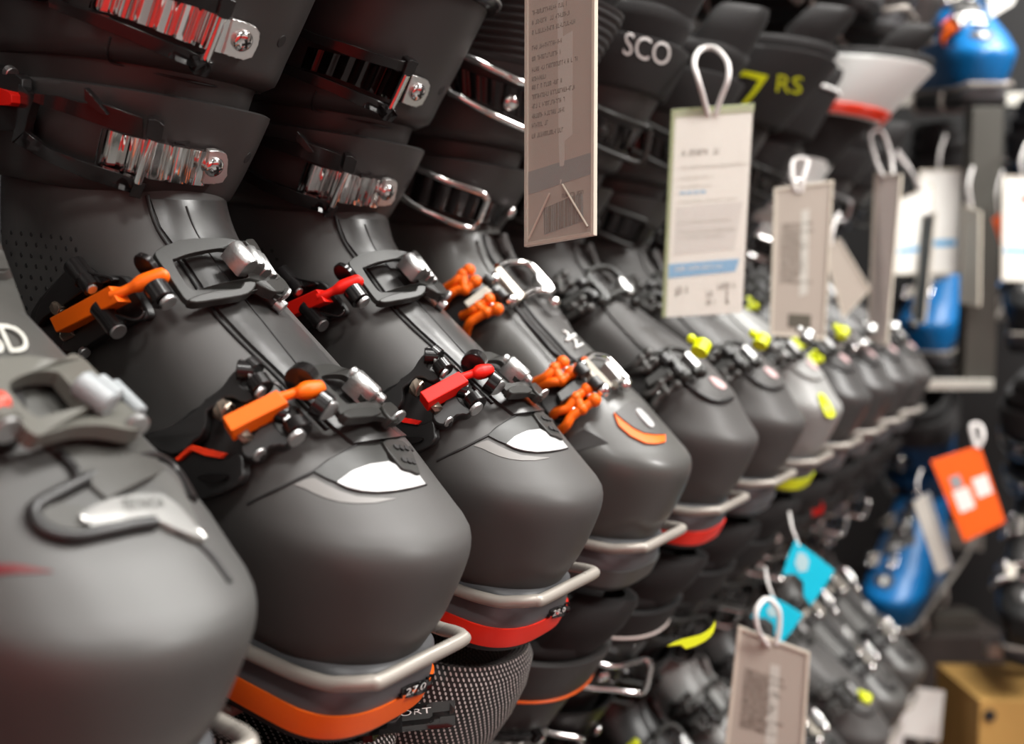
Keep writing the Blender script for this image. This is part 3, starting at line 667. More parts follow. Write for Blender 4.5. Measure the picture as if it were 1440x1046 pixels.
# ---------------------------------------------------------------- boot C: the nearest, shiny grey boot with a dark badge surround
def model_c(n):
    root = empty('ski_boot', (0, (n - 1) * S, H0), rot=(0, TILT, 0))
    o = build_body(root, 'shell_gloss', 'cuff', 'solegrey', low=.75)
    A = Surf(bvh_of([o['shell'], o['lo'], o['up'], o['band']]), n); A2 = Surf(bvh_of([o['shell']]), n)
    zc = A.zoom(0, 420, 4.754); z3 = A2.zoom(0, 640, 2.577)
    st = obj('tongue_strip', ribbon(A, [(-190, 330), (-120, 480), (-20, 560), (60, 620), (150, 700)], [(0, 340), (40, 450), (110, 520), (190, 600), (232, 660)], .0016, .003, 30, 8, dome=.002), M['strip_c'], root)
    link('strip_letters', text_on(A, 'BD', [(-34, 452), (30, 458), (46, 494), (-14, 496)], .0046), M['inkpale'], st, smooth=False)
    b = obj('instep_buckle', plate(zc, [(-420, 820), (-200, 640), (-60, 520), (100, 560), (180, 700), (140, 900), (0, 960), (-260, 1010)], .006, .006, smooth=3), M['black'], root, bevel=.0008)
    G = Fit(zc, [(-60, 390), (200, 380), (480, 370), (650, 490), (950, 780), (900, 870), (500, 860), (230, 900)])
    fr = obj('ring_frame', plate(G, [(-70, 420), (0, 392), (200, 380), (400, 408), (480, 366), (560, 400), (650, 490), (800, 620), (945, 760), (970, 830), (905, 880), (700, 845), (500, 850), (330, 895), (225, 905), (100, 780), (-20, 600)],
              .0125, .006, holes=[[(60, 585), (120, 525), (250, 485), (380, 488), (430, 530), (520, 640), (600, 722), (500, 732), (350, 768), (250, 790), (140, 700)]], smooth=3), M['frame_light'], b, bevel=.0022)
    for a_, c_, h_, r_ in (((535, 555), (745, 715), .0150, .0052), ((655, 535), (800, 655), .0140, .0030), ((750, 570), (945, 765), .0130, .0030)):
        bm = cyl(G.p(*a_, h_), G.p(*c_, h_), r_, None, 20, bev=.0009); obj('catch_tooth', bm, M['greyplastic'], b)
    obj('knuckle', pin(G, (-60, 770), (40, 870), .0115, .0062), M['frame_light'], fr); obj('hinge_pin', pin(G, (45, 868), (62, 888), .0116, .0052), M['cast'], fr)
    obj('hinge_pin', pin(G, (900, 830), (925, 860), .0125, .0046), M['cast'], fr)
    ba = obj('adjuster_bar', tube([G.p(-300, 850, .015), G.p(-160, 780, .015), G.p(-60, 720, .015), G.p(20, 695, .015), G.p(36, 690, .015)], .003, None, 16, rs=[.004, .003, .0042, .0040, .0030]), M['redorange'], b)
    obj('lever', plate(zc, [(-420, 700), (-250, 600), (-120, 640), (-60, 800), (-120, 980), (-350, 1040)], .011, .005, smooth=3), M['black'], b, bevel=.0008)
    bs = obj('toe_badge_base', plate(z3, [(122, 215), (140, 180), (200, 145), (290, 105), (400, 60), (540, 40), (610, 60), (660, 120), (748, 300), (700, 306), (570, 240), (480, 252), (380, 274), (260, 294), (165, 268)], .0018, .003, smooth=2), M['strip_c'], root, bevel=.0004)
    bm = bmesh.new()
    rod(z3, [(560, 244), (480, 256), (380, 276), (262, 296), (165, 270), (122, 218), (140, 178), (250, 118), (310, 88)], .0016, .0026, bm)
    rod(z3, [(215, -10), (262, 40), (300, 80), (420, 40), (540, 2), (600, 20), (650, 70), (700, 160)], .0012, .0018, bm)
    obj('badge_surround', bm, M['black'], bs)
    bd = obj('toe_badge', ribbon(z3, [(288, 212), (340, 182), (400, 156), (500, 138), (588, 138), (650, 182), (748, 298)], [(292, 218), (335, 256), (380, 270), (480, 250), (575, 234), (640, 266), (742, 304)], .0026, .002, 34, 6), M['silver'], bs)
    link('badge_letters', text_on(z3, 'TECNICA', [(440, 160), (592, 154), (596, 184), (444, 196)], .0034), M['frame'], bd, smooth=False)
    obj('side_stripe', ribbon(z3, [(-60, 392), (60, 394), (190, 418)], [(-60, 436), (60, 426), (190, 422)], .0004, .001, 14, 3), M['stripe_red'], root)
    bm = bmesh.new(); rod(z3, [(700, 306), (760, 360), (800, 410), (835, 460)], .0003, .0012, bm); obj('shell_seam', bm, M['groove'], root)
    # the upper instep buckle and cuff buckles stay outside the picture; simple bails close the boot
    for y, z0 in (('lower', .205), ('upper', .268)):
        tab = CUFF_LO if y == 'lower' else CUFF_UP
        v = interp(tab, z0); v = (v[0] - .75 * (z0 - .072) ** 1.15, *v[1:]); R = [p for p in outline(z0, v[0] + .004, v[1], v[2] + .004, v[3], v[4]) if p.y < .02 and p.x > -.28][::-1]
        R.sort(key=lambda p: (p.x if p.y > -.02 else 0) if False else math.atan2(p.y + .0, p.x + .2))
        lb = obj('cuff_buckle', loft([[p + Vector((0, 0, -.008)), p + Vector((0, 0, .008)), p * 1.0 + Vector((.0, -.003, .008)), p + Vector((0, -.003, -.008))] for p in R]), M['chrome'], root)
    return root, o, A
# ---------------------------------------------------------------- boot D: plainer boots with black catches and a raised toe flap
def recolour(o, mm):
    for c in children(o):
        if c.type == 'MESH':
            for i, m in enumerate(c.data.materials):
                if m and m.name in mm: c.data.materials[i] = mm[m.name]
        recolour(c, mm)
def model_d(n):
    root, o, A = model_b(3, True); root.location = (0, (n - 1) * S, H0); sh = o['shell']
    recolour(root, {'orange_plastic': M['lever'], 'chrome': M['frame'], 'beige_metal': M['frame'], 'pearl_white_badge': M['frame']})
    A2 = Surf(bvh_of([sh]), n); z = A2.zoom(760, 320, 3.487)
    fl = obj('toe_flap', ribbon(z, [(575, 606), (640, 590), (720, 590), (780, 640), (860, 735), (922, 822)], [(590, 628), (640, 690), (750, 788), (830, 836), (890, 848), (936, 836)], .0018, .005, 30, 8), M['shell'], root)
    bm = bmesh.new(); rod(z, [(585, 622), (640, 694), (750, 794), (830, 842), (890, 852), (940, 836)], .0016, .0018, bm); obj('flap_lip', bm, M['black'], fl)
    bm = bmesh.new(); rod(z, [(742, 640), (758, 690), (775, 740)], .0022, .0009, bm); obj('flap_crease', bm, M['groove'], fl)
    obj('toe_badge', plate(z, [(830, 735), (860, 735), (908, 770), (905, 790), (870, 780)], .0028, .002, smooth=2), M['badge_pink'], fl)
    k = bmesh.new(); zz = Surf(A2.b, n); c = z.p(775, 615, .016); nn = z.nrm([(775, 615)])
    cyl(c, c + nn.cross(Vector((1, 0, 0))).normalized() * .010, .0062, k, 20)
    sphere(z.p(740, 545, .014), .0035, k)
    obj('lever_tip', k, M['yellow'], root)
    return root
# ---------------------------------------------------------------- materials of the shop
M.update(
    wall=mat('charcoal_slatwall', (.010, .0095, .0095), .6), floor=mat('grey_vinyl_floor', (.16, .155, .15), .4, var=.1), ceil=mat('white_ceiling', (.7, .69, .67), .8),
    red_paint=mat('red_reflector_paint', (.62, .025, .02), .5), post=mat('olive_grey_steel', (.06, .057, .048), .45, metal=.2), rail=mat('pale_steel_rail', (.50, .48, .43), .4, metal=.3),
    card=mat('white_card', (.80, .79, .75), .6), cardback=mat('shaded_beige_card', (.40, .35, .30), .55), green=mat('green_tinted_plastic', (.30, .34, .18), .3),  # cardback: pale card with the shade of its back put into the colour
    band=mat('blue_band_print', (.05, .36, .68), .5), bandpale=mat('grey_blue_print', (.19, .22, .225), .5), ink=mat('dark_print', (.09, .08, .06), .6), inkpale=mat('pale_grey_print', (.52, .51, .46), .6),
    panel=mat('pale_grey_panel_print', (.64, .62, .60), .6), cord=mat('white_cord', (.72, .69, .67), .6), rim=mat('clear_plastic_edge', (.62, .57, .48), .25, spec=.8),
    cyan=mat('cyan_card', (.002, .62, .86), .45), tagorange=mat('orange_card', (.93, .12, .008), .45), pale=mat('pale_print', (.85, .75, .70), .5), cyanpale=mat('pale_cyan_print', (.5, .75, .8), .5),
    cardboard=mat('ochre_cardboard', (.47, .27, .075), .75, bump=.2, bscale=200), boxdark=mat('dark_brown_board', (.035, .026, .022), .6), greyplastic=mat('grey_plastic_plate', (.30, .32, .33), .35),
    film=mat('clear_sleeve', (.75, .70, .62), .12, alpha=.16, spec=.6), jacket=mat('black_velcro', (.03, .028, .028), .8, bump=.8, bscale=500), ochre=mat('ochre_lining', (.30, .17, .03), .8))
def weave():
    m = bpy.data.materials.new('woven_mesh_fabric'); m.use_nodes = True; nt = m.node_tree; b = nt.nodes['Principled BSDF']; b.inputs['Roughness'].default_value = .55
    tc = nt.nodes.new('ShaderNodeTexCoord'); sx = nt.nodes.new('ShaderNodeSeparateXYZ'); nt.links.new(tc.outputs['UV'], sx.inputs[0])
    def mth(op, a, c=None):
        n = nt.nodes.new('ShaderNodeMath'); n.operation = op
        for i, v in enumerate((a, c)):
            if v is None: continue
            if isinstance(v, (int, float)): n.inputs[i].default_value = v
            else: nt.links.new(v, n.inputs[i])
        return n.outputs[0]
    u, v = sx.outputs[0], sx.outputs[1]
    row = mth('FLOOR', v); off = mth('MULTIPLY', mth('MODULO', row, 2), .5)
    fu = mth('SUBTRACT', mth('FRACT', mth('ADD', u, off)), .5); fv = mth('SUBTRACT', mth('FRACT', v), .5)
    d = mth('ADD', mth('MULTIPLY', mth('POWER', mth('ABSOLUTE', mth('ADD', fu, mth('MULTIPLY', fv, .35))), 2), 30), mth('MULTIPLY', mth('POWER', mth('ABSOLUTE', fv), 2), 7))
    k = mth('LESS_THAN', d, 1.0)
    mx = nt.nodes.new('ShaderNodeMix'); mx.data_type = 'RGBA'; mx.inputs[6].default_value = (.006, .005, .005, 1); mx.inputs[7].default_value = (.62, .57, .55, 1)
    nt.links.new(k, mx.inputs[0]); nt.links.new(mx.outputs[2], b.inputs['Base Color'])
    return m
M['weave'] = weave()
# ---------------------------------------------------------------- the shop
def slab(name, c, s, m, kind='structure'): return tag(obj(name, box(c, *s), m, None, smooth=False), kind=kind)
WX = -.47; WY = 2.32
slab('floor', (1.3, .6, -.05), (3.7, 3.7, .1), M['floor']); slab('ceiling', (1.3, .6, 3.05), (3.7, 3.7, .1), M['ceil'])
slab('wall_back', (WX - .05, .6, 1.5), (.1, 3.7, 3.0), M['wall']); slab('wall_end', (1.3, WY + .05, 1.5), (3.7, .1, 3.0), M['wall'])
slab('wall_right', (3.1, .6, 1.5), (.1, 3.7, 3.0), M['ceil']); slab('wall_front', (1.3, -1.2, 1.5), (3.7, .1, 3.0), M['wall'])
slab('reflector_2', (.7, -1.14, .82), (2.3, .02, 1.1), M['red_paint']); slab('reflector_3', (.7, -1.14, 1.76), (2.3, .02, .7), M['ceil'])  # unseen red and white panels added for reflections in the chrome
slab('reflector_1', (3.03, .6, .62), (.03, 3.6, 1.0), M['red_paint'])  # unseen red panel, stands in for the red object mirrored in the toes
# ---------------------------------------------------------------- wire rests
def holder_curve(): return [(-.330, -.0425, -.0085), (-.20, -.0425, -.0078), (-.06, -.0428, -.0068), (-.022, -.0418, -.0052), (-.008, -.0385, -.0022), (.0002, -.0335, .0), (.002, -.029, .0), (.002, 0, 0), (.002, .029, .0), (.0002, .0335, .0), (-.008, .0385, -.0022), (-.022, .0418, -.0052), (-.06, .0428, -.0068), (-.20, .0425, -.0078), (-.330, .0425, -.0085)]
def wire_rest(label, group):
    r = .0034; root = empty('wire_boot_rest', (0, 0, H0), label, 'boot rest', group, (0, TILT, 0))
    lp = obj('toe_loop', tube(crom(holder_curve(), 6), r, None, 12), M['wire'], root)
    for x in (-.078, -.215):
        z = -.0068 if x > -.1 else -.0078
        obj('sole_support', tube(crom([(x - .004, -.0428, z), (x, -.0470, z - .012), (x + .002, -.0462, -.034), (x + .002, -.040, -.0420), (x + .002, -.030, -.0432), (x + .002, .030, -.0432), (x + .002, .040, -.0420), (x + .002, .0462, -.034), (x, .0470, z - .012), (x - .004, .0428, z)], 6), r, None, 12), M['wire'], root)
    for y in (-.0425, .0425): obj('wall_arm', tube([(-.330, y, -.0085), (-.385, y, -.006), (-.446, y, .004)], r, None, 12), M['wire'], root)
    pl = BR.inverted() @ Matrix.Identity(4)
    obj('mount_plate', box(pl @ Vector((-.4635, 0, .079)), .006, .11, .05, None, pl.to_3x3()), M['wire'], root, bevel=.001)
    return root
ORD = ['nearest', 'second', 'third', 'fourth', 'fifth', 'sixth', 'seventh', 'eighth', 'ninth', 'tenth', 'farthest']
REST = None
def put_rest(loc, label, group, rot=None, s=None):
    global REST
    if REST is None: REST = wire_rest(label, group); r = REST
    else: r = dup(REST, loc, label, 'boot rest', group)
    r.location = loc
    if rot: r.rotation_euler = rot
    return r
BOOTS = 'ski boots on the middle row of wire rests'
for n in range(11):
    put_rest((0, (n - 1) * S, H0), 'grey wire rest round the toe of the %s boot of the middle row' % ORD[n], 'wire boot rests of the middle row')
# ---------------------------------------------------------------- middle row
bootA, oA, sA = model_a(1)
boot_top(bootA, 'strap')
tag(bootA, 'charcoal ski boot with orange adjuster bars and an orange sole band, marked 27.0', 'ski boot', BOOTS)
A2 = dup(bootA, (0, S, H0), 'charcoal ski boot with red adjuster bars and a red sole band, marked 28.0', 'ski boot', BOOTS, mm={'orange_plastic': M['red'], 'orange_rubber': M['sole_red'], 'red_orange_plastic': M['red']}, skip=('power_strap', 'size_number'))
so2 = [c for c in children(A2) if c.name.startswith('sole')][0]; wd2 = [c for c in children(so2) if c.name.startswith('size_window')][0]
sS = Surf(bvh_of([oA['sole']]), 1)
link('size_number', text_on(sS.zoom(300, 880, 3.4286), '28.0', [(934, 304), (1030, 268), (1020, 302), (926, 340)], .0022), M['white'], wd2, smooth=False)
def strap_only(root, **k):
    li, st, t = boot_top(root, **k)
    ch = [c for c in children(root) if c.name.startswith('liner') and c is not li]
    if ch:
        for c in children(li): bpy.data.objects.remove(c)
        bpy.data.objects.remove(li)
    return st
strap_only(A2, strapm='blackgloss', z0=.316, z1=.362, piping=('cast', .321))
ub = [c for c in children(A2) if c.name.startswith('cuff_buckle')][1]
for c in children(ub):
    if c.name.startswith('ladder'): c.data = c.data.copy(); c.data.materials[0] = M['chrome_dark']
bootB, oB, sB = model_b(3)
boot_top(bootB, 'grip', z0=.297, z1=.345, dx=.12, ribs=9)
tag(bootB, 'grey ski boot with orange forked buckles, wire frames and an orange curve on the toe', 'ski boot', BOOTS)
bootC, oC, sC = model_c(0); boot_top(bootC, low=.75)
tag(bootC, 'shiny grey ski boot with silver toe badge in a black surround, nearest the camera', 'ski boot', BOOTS)
bootD = model_d(4)
boot_top(bootD, 'strap', z0=.306, z1=.346)
tag(bootD, 'grey ski boot with black catches and raised toe flap, red edge under the sole', 'ski boot', BOOTS)
for c in children(bootD):
    if c.name.startswith('sole'):
        for k in children(c):
            if k.name.startswith('sole_band'): k.data.materials[0] = M['sole_red']
def row(n, label, mm, z=0, group=BOOTS, src=None, skip=(), top=None):
    r = dup(src or bootD, (0, (n - 1) * S, H0 + z), label, 'ski boot', group, mm=mm, skip=tuple(skip) + (('power_strap', 'liner') if top else ()))
    if top: boot_top(r, **top)
    return r
row(5, 'plain grey ski boot with black catches, raised toe flap and grey sole, fifth behind the one marked 27.0' if False else 'dark grey ski boot with raised toe flap, between the red-edged and the pale grey boot', {'red_rubber': M['solegrey'], 'grey_b_plastic': M['shell']})
b6 = row(6, 'pale grey ski boot with a yellow patch on the toe and yellow sole edge', {'red_rubber': M['yellow'], 'charcoal_plastic': M['shell_light'], 'grey_b_plastic': M['shell_light'], 'shell_plastic': M['shell_light'], 'neon_yellow': M['cast'], 'cuff_plastic': M['shell_black'], 'black_plastic': M['shell_light']}, top=dict(strapm='strap', z0=.322, z1=.392, dx=.28, ztop=.405))
row(7, 'dark ski boot with yellow buckle levers, behind the pale grey boot', {'red_rubber': M['solegrey'], 'shell_plastic': M['shell_dark'], 'grey_lever_metal': M['yellow'], 'cuff_plastic': M['shell_black']}, top=dict(strapm='strap', z0=.33, z1=.385, out=.001, piping=('white', .384), pr=.002))  # white piping here stands for the highlight along the liner rim
b8 = row(8, 'dark ski boot with a white cuff and a red strap band', {'red_rubber': M['solegrey'], 'shell_plastic': M['shell_dark'], 'charcoal_metal': M['chrome'], 'cuff_plastic': M['shell_white'], 'neon_yellow': M['cast']}, top=dict(strapm='shell_white', z0=.37, z1=.44, dx=.35, ztop=.45, out=.001, piping=('redorange', .374, .378, .382), pr=.0026))
row(9, 'dark ski boot with bright steel catches, third from the far end of the middle row' if False else 'dark ski boot with bright steel catches, second from the far end of the middle row', {'red_rubber': M['solegrey'], 'shell_plastic': M['shell_dark'], 'charcoal_metal': M['cast'], 'neon_yellow': M['cast']})
row(10, 'dark grey ski boot at the far end of the middle row', {'red_rubber': M['solegrey'], 'neon_yellow': M['black']})
def decal_on(root, part, quadpts, m, name, h=.0006, th=.001):
    """a printed mark on a named part, outlined where it is seen"""
    o = [c for c in children(root) if c.name.startswith(part)][0]
    mt = Matrix.Translation(root.location) @ root.rotation_euler.to_matrix().to_4x4()
    s = Surf(bvh_of([o]), mt); return obj(name, plate(s, quadpts, h, th, smooth=2), M[m], o)
def word_on(root, part, txt, quad, m, h=.0008):
    o = [c for c in children(root) if c.name.startswith(part)][0]
    mt = Matrix.Translation(root.location) @ root.rotation_euler.to_matrix().to_4x4()
    s = Surf(bvh_of([o]), mt); return link('strap_letters', text_on(s, txt, quad, h), M[m], o, smooth=False)
word_on(bootD, 'power_strap', 'SCO', [(880, 44), (946, 62), (940, 94), (875, 76)], 'white')
word_on(b6, 'power_strap', 'RS', [(1094, 104), (1130, 108), (1127, 133), (1091, 129)], 'yellow', .001)
decal_on(b6, 'power_strap', [(1034, 98), (1074, 105), (1078, 111), (1050, 146), (1044, 144), (1067, 113), (1034, 106)], 'yellow', 'strap_chevron', .001)
decal_on(b6, 'lower_shell', [(1152, 556), (1160, 556), (1174, 580), (1172, 586), (1162, 584)], 'yellow', 'toe_patch', .0024, .002)
# ---------------------------------------------------------------- row above and row below
UP = .54
UPG = 'ski boots on the row above'; LOG = 'ski boots on the row below'
for i, n in enumerate((6, 7, 8, 9, 10)):
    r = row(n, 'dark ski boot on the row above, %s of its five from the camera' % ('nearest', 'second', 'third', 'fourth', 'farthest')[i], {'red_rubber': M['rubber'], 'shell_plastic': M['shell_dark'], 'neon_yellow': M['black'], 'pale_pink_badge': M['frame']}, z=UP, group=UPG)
    put_rest((0, (n - 1) * S, H0 + UP), 'grey wire rest under the %s boot of the row above' % ('nearest', 'second', 'third', 'fourth', 'farthest')[i], 'wire boot rests of the row above')
LO = -.44; LX = .005
def mesh_liner(root, dz):
    """a padded collar of black and white woven mesh standing out of the cuff"""
    t = interp(CUFF_UP, .318); out = []
    P = [(z + dz, d) for z, d in [(.25, .0), (.286, .001), (.300, .0035), (.318, .004), (.338, .002), (.356, -.003), (.366, -.010), (.362, -.018), (.345, -.022), (.31, -.022)]]
    R = [outline(z, t[0] + d + .42 * (z - .318), t[1] - d, t[2] + d, t[3] + d, t[4]) for z, d in P]
    bm = loft(R, None, (False, True)); uv = bm.loops.layers.uv.new('UVMap'); n = len(R[0]); idx = {}
    bm.verts.ensure_lookup_table(); bm.verts.index_update()
    vs = list(bm.verts); run = [0]
    for i in range(1, n + 1): run.append(run[-1] + (R[2][i % n] - R[2][i - 1]).length)
    acc = [0]
    for a, b in zip(R, R[1:]): acc.append(acc[-1] + (b[0] - a[0]).length)
    for f in bm.faces:
        if len(f.verts) > 4: continue
        ks = [vs.index(l.vert) if False else l.vert.index for l in f.loops]
        cols = [k % n for k in ks]; wrap = max(cols) - min(cols) > 2
        for l, k, c in zip(f.loops, ks, cols):
            l[uv].uv = (run[n if wrap and c == 0 else c] / .0034, acc[k // n] / .0026)
    return obj('mesh_collar', bm, M['weave'], root, auto=80)
lows = []
LOWD = [('nearest ski boot on the row below, with a black and white mesh collar', 'A', 0), ('ski boot with a black and white mesh collar, below the boot marked 27.0', 'A', 1), ('ski boot with a black and white mesh collar, below the boot marked 28.0' , 'A', 2),
        ('grey ski boot on the row below with a thin orange line round its cuff', 'A', 3), ('dark ski boot with a pale strap stripe, on the row below beside the orange-lined boot', 'B', 4),
        ('black ski boot on the row below with a yellow flash on the strap', 'D', 5), ('pale grey ski boot on the row below, beside the yellow-flashed black boot', 'D', 6), ('black ski boot on the row below, behind the cyan hang tags', 'B', 7),
        ('grey ski boot on the row below, third from its far end', 'D', 8), ('grey ski boot on the row below, second from its far end', 'B', 9), ('grey ski boot at the far end of the row below', 'B', 10)]
for lb, k, n in LOWD:
    src = {'A': bootA, 'B': bootB, 'D': bootD}[k]
    mm = {'orange_plastic': M['black'], 'orange_rubber': M['rubber'], 'red_rubber': M['rubber'], 'red_orange_plastic': M['black'], 'pearl_white_badge': M['frame']}
    if n in (0, 1, 2): mm['cuff_plastic'] = M['shell_black']
    if n in (4, 5, 7): mm['cuff_plastic'] = M['shell_black']; mm['shell_plastic'] = M['shell_black']; mm['grey_b_plastic'] = M['shell_dark']
    if n == 5: mm['grey_lever_metal'] = M['yellow']
    if n == 6: mm['shell_plastic'] = M['shell_light']
    if n != 5: mm['neon_yellow'] = M['yellow'] if n in (8,) else M['black']
    top = None if n < 3 else dict(strapm='strap', z0=.30, z1=.338, ztop=.352)
    r = dup(src, (LX, (n - 1) * S, H0 + LO), lb, 'ski boot', LOG, mm=mm, skip=('power_strap', 'liner'))
    if n < 3:
        boot_top(r, 'blackgloss', z0=.285, z1=.30, ztop=.335, tongue=False); mesh_liner(r, (.018, .018, .014)[n])
    else: boot_top(r, 'cuff' if n == 3 else 'strap', z0=.303, z1=.336, ztop=.348, piping={3: ('sole_orange', .305), 4: ('pale', .312)}.get(n))
    if n == 1: bsp = r
    lows.append(r)
    put_rest((LX, (n - 1) * S, H0 + LO), 'grey wire rest under the %s boot of the row below' % ORD[n], 'wire boot rests of the row below')

o_ = [c for c in children(bsp) if c.name.startswith('mesh_collar')][0]
sB_ = Surf(bvh_of([o_]), Matrix.Translation(bsp.location) @ BR)
stp = obj('closure_strap', ribbon(sB_, [(470, 1004), (560, 992), (640, 984)], [(470, 1040), (560, 1030), (640, 1020)], .003, .003, 16, 5), M['blackgloss'], bsp)
link('strap_letters', text_on(sB_, 'SPORT', [(540, 1002), (606, 994), (607, 1002), (541, 1010)], .0036), M['white'], stp, smooth=False)
decal_on(lows[5], 'power_strap', [(938, 908), (960, 898), (985, 892), (1000, 882), (1006, 872), (1004, 888), (990, 902), (965, 912), (958, 906)], 'yellow', 'strap_flash', .001)

# a loose flap of the same mesh fabric, standing out of the collar under the boot marked 27.0
inv = (Matrix.Translation(bsp.location) @ BR).inverted(); bm = bmesh.new(); uv = bm.loops.layers.uv.new('UVMap'); G = {}
NX, NY = 26, 18
for i in range(NX + 1):
    for j in range(NY + 1):
        u, v = i / NX, j / NY; X = -.19 + .215 * u; Y = -.062 + (.100 + .012 * math.sin(u * 3)) * v
        z = -.050 - .046 * u ** 1.6 - .010 * (2 * v - 1) ** 2 - .006 * math.sin(v * PI * 2 + u * 2)
        for k in (0, 1): G[i, j, k] = bm.verts.new(inv @ Vector((X, Y, H0 + z - .002 * k)))
def q_(a, b, c, d):
    f = bm.faces.new((G[a], G[b], G[c], G[d]))
    for l, (i, j, k) in zip(f.loops, (a, b, c, d)): l[uv].uv = (j * .0062 / .0034, i * .0083 / .0030)
for i in range(NX):
    for j in range(NY):
        q_((i, j, 0), (i + 1, j, 0), (i + 1, j + 1, 0), (i, j + 1, 0)); q_((i, j, 1), (i, j + 1, 1), (i + 1, j + 1, 1), (i + 1, j, 1))
for i in range(NX): q_((i, 0, 0), (i, 0, 1), (i + 1, 0, 1), (i + 1, 0, 0)); q_((i, NY, 0), (i + 1, NY, 0), (i + 1, NY, 1), (i, NY, 1))
for j in range(NY): q_((0, j, 0), (0, j + 1, 0), (0, j + 1, 1), (0, j, 1)); q_((NX, j, 0), (NX, j, 1), (NX, j + 1, 1), (NX, j + 1, 0))
obj('mesh_flap', bm, M['weave'], bsp, auto=80)

for i_, pts_, m_ in ((8, [(1127, 706), (1156, 704), (1156, 722), (1130, 725)], 'red'), (7, [(1060, 744), (1096, 752), (1094, 762), (1058, 755)], 'pale')):
    decal_on(lows[i_], 'power_strap', pts_, m_, 'strap_print', .001)

# ---------------------------------------------------------------- boots on the end wall
ENDG = 'ski boots on the end wall, facing the aisle'
BL = {'grey_b_plastic': M['shell_blue'], 'orange_plastic': M['black'], 'glossy_shell_plastic': M['rubber'], 'cuff_plastic': M['deep_blue'], 'pearl_white_badge': M['shell_white']}
BK = {'grey_b_plastic': M['shell_black'], 'orange_plastic': M['chrome'], 'glossy_shell_plastic': M['rubber'], 'cuff_plastic': M['shell_black']}
for i, (px, py, d, mm, lb, yaw) in enumerate((
        (1296, 496, 1.82, BL, 'blue ski boot behind the white price tags', -96), (1392, 118, 1.62, dict(BL, orange_plastic=M['orange']), 'blue ski boot high up with orange levers', -60),
        (1246, 882, 1.78, BL, 'blue ski boot low down above the dark box', -96), (1452, 470, 1.74, BK, 'black ski boot at the right edge beside the post', -90),
        (1450, 915, 1.52, BK, 'black ski boot low down above the ochre box', -90))):
    p = at(px, py, d); r = dup(bootB, p, lb, 'ski boot', ENDG, mm=mm, skip=('toe_accent',) if mm is not BL else ('toe_accent',), rot=(0, TILT, math.radians(yaw)))
    q = put_rest(p, 'grey wire rest of the ' + lb, 'wire boot rests of the end wall', (0, TILT, math.radians(yaw)))
# ---------------------------------------------------------------- tags
class Quad:
    def __init__(s, px, d):
        s.P = [at(*q, k) for q, k in zip(px, d)]; s.c = sum(s.P, Vector()) / 4
        s.n = (s.P[1] - s.P[0]).cross(s.P[3] - s.P[0]).normalized()
        if s.n.dot(CAM - s.c) < 0: s.n = -s.n
        s.w = (s.P[1] - s.P[0]).length; s.h = (s.P[3] - s.P[0]).length
    def p(s, u, v, z=0): return s.P[0].lerp(s.P[1], u).lerp(s.P[3].lerp(s.P[2], u), v) + s.n * z - s.c
    def slab(s, uv, z, th, bm=None):
        bm = bm or bmesh.new(); a = [bm.verts.new(s.p(u, v, z)) for u, v in uv]; b = [bm.verts.new(s.p(u, v, z - th)) for u, v in uv]
        bm.faces.new(a); bm.faces.new(b[::-1])
        for i in range(len(uv)): j = (i + 1) % len(uv); bm.faces.new((a[i], a[j], b[j], b[i]))
        return bm
    def rect(s, u0, v0, u1, v1, z, th, bm=None): return s.slab([(u0, v0), (u1, v0), (u1, v1), (u0, v1)], z, th, bm)
    def word(s, u0, v0, u1, v1, z, bm, seed=0):
        """a run of small strokes: print too blurred to read"""
        r = random.Random(seed); u = u0; cw = (v1 - v0) * s.h / s.w * .55
        while u < u1:
            if r.random() < .12: u += cw * .8; continue
            k = r.choice((0, 1, 2)); e = min(u + cw * .72, u1)
            if k != 1: s.rect(u, v0, u + cw * .2, v1, z, .00015, bm)
            if k != 2: s.rect(e - cw * .2, v0, e, v1, z, .00015, bm)
            vm = r.choice((v0, (v0 + v1) / 2, v1 - (v1 - v0) * .2)); s.rect(u, vm, e, vm + (v1 - v0) * .2, z, .00015, bm)
            u += cw
def qtag(name, px, d, label, cat, group=None, m='card', th=.0012):
    q = Quad(px, d); r = empty(name, q.c, label, cat, group); return q, r
def cord(root, q, pts, r=.0016, m='cord'):
    P = crom([at(x, y, d) - q.c for x, y, d in pts], 6); return obj('cord', tube(P, r, None, 8), M[m], root)
def sleeve(q, root, m='rim', e=.035):
    bm = bmesh.new(); k = e * q.w / q.h
    for a in ((-e, -k, 0, 1 + k), (1, -k, 1 + e, 1 + k), (0, -k, 1, 0), (0, 1, 1, 1 + k)): q.rect(a[0], a[1], a[2], a[3], .0012, .0030, bm)
    s = obj('sleeve_edge', bm, M[m], root, smooth=False, bevel=.0003)
    return s
TG = 'price tags hanging from the boots'
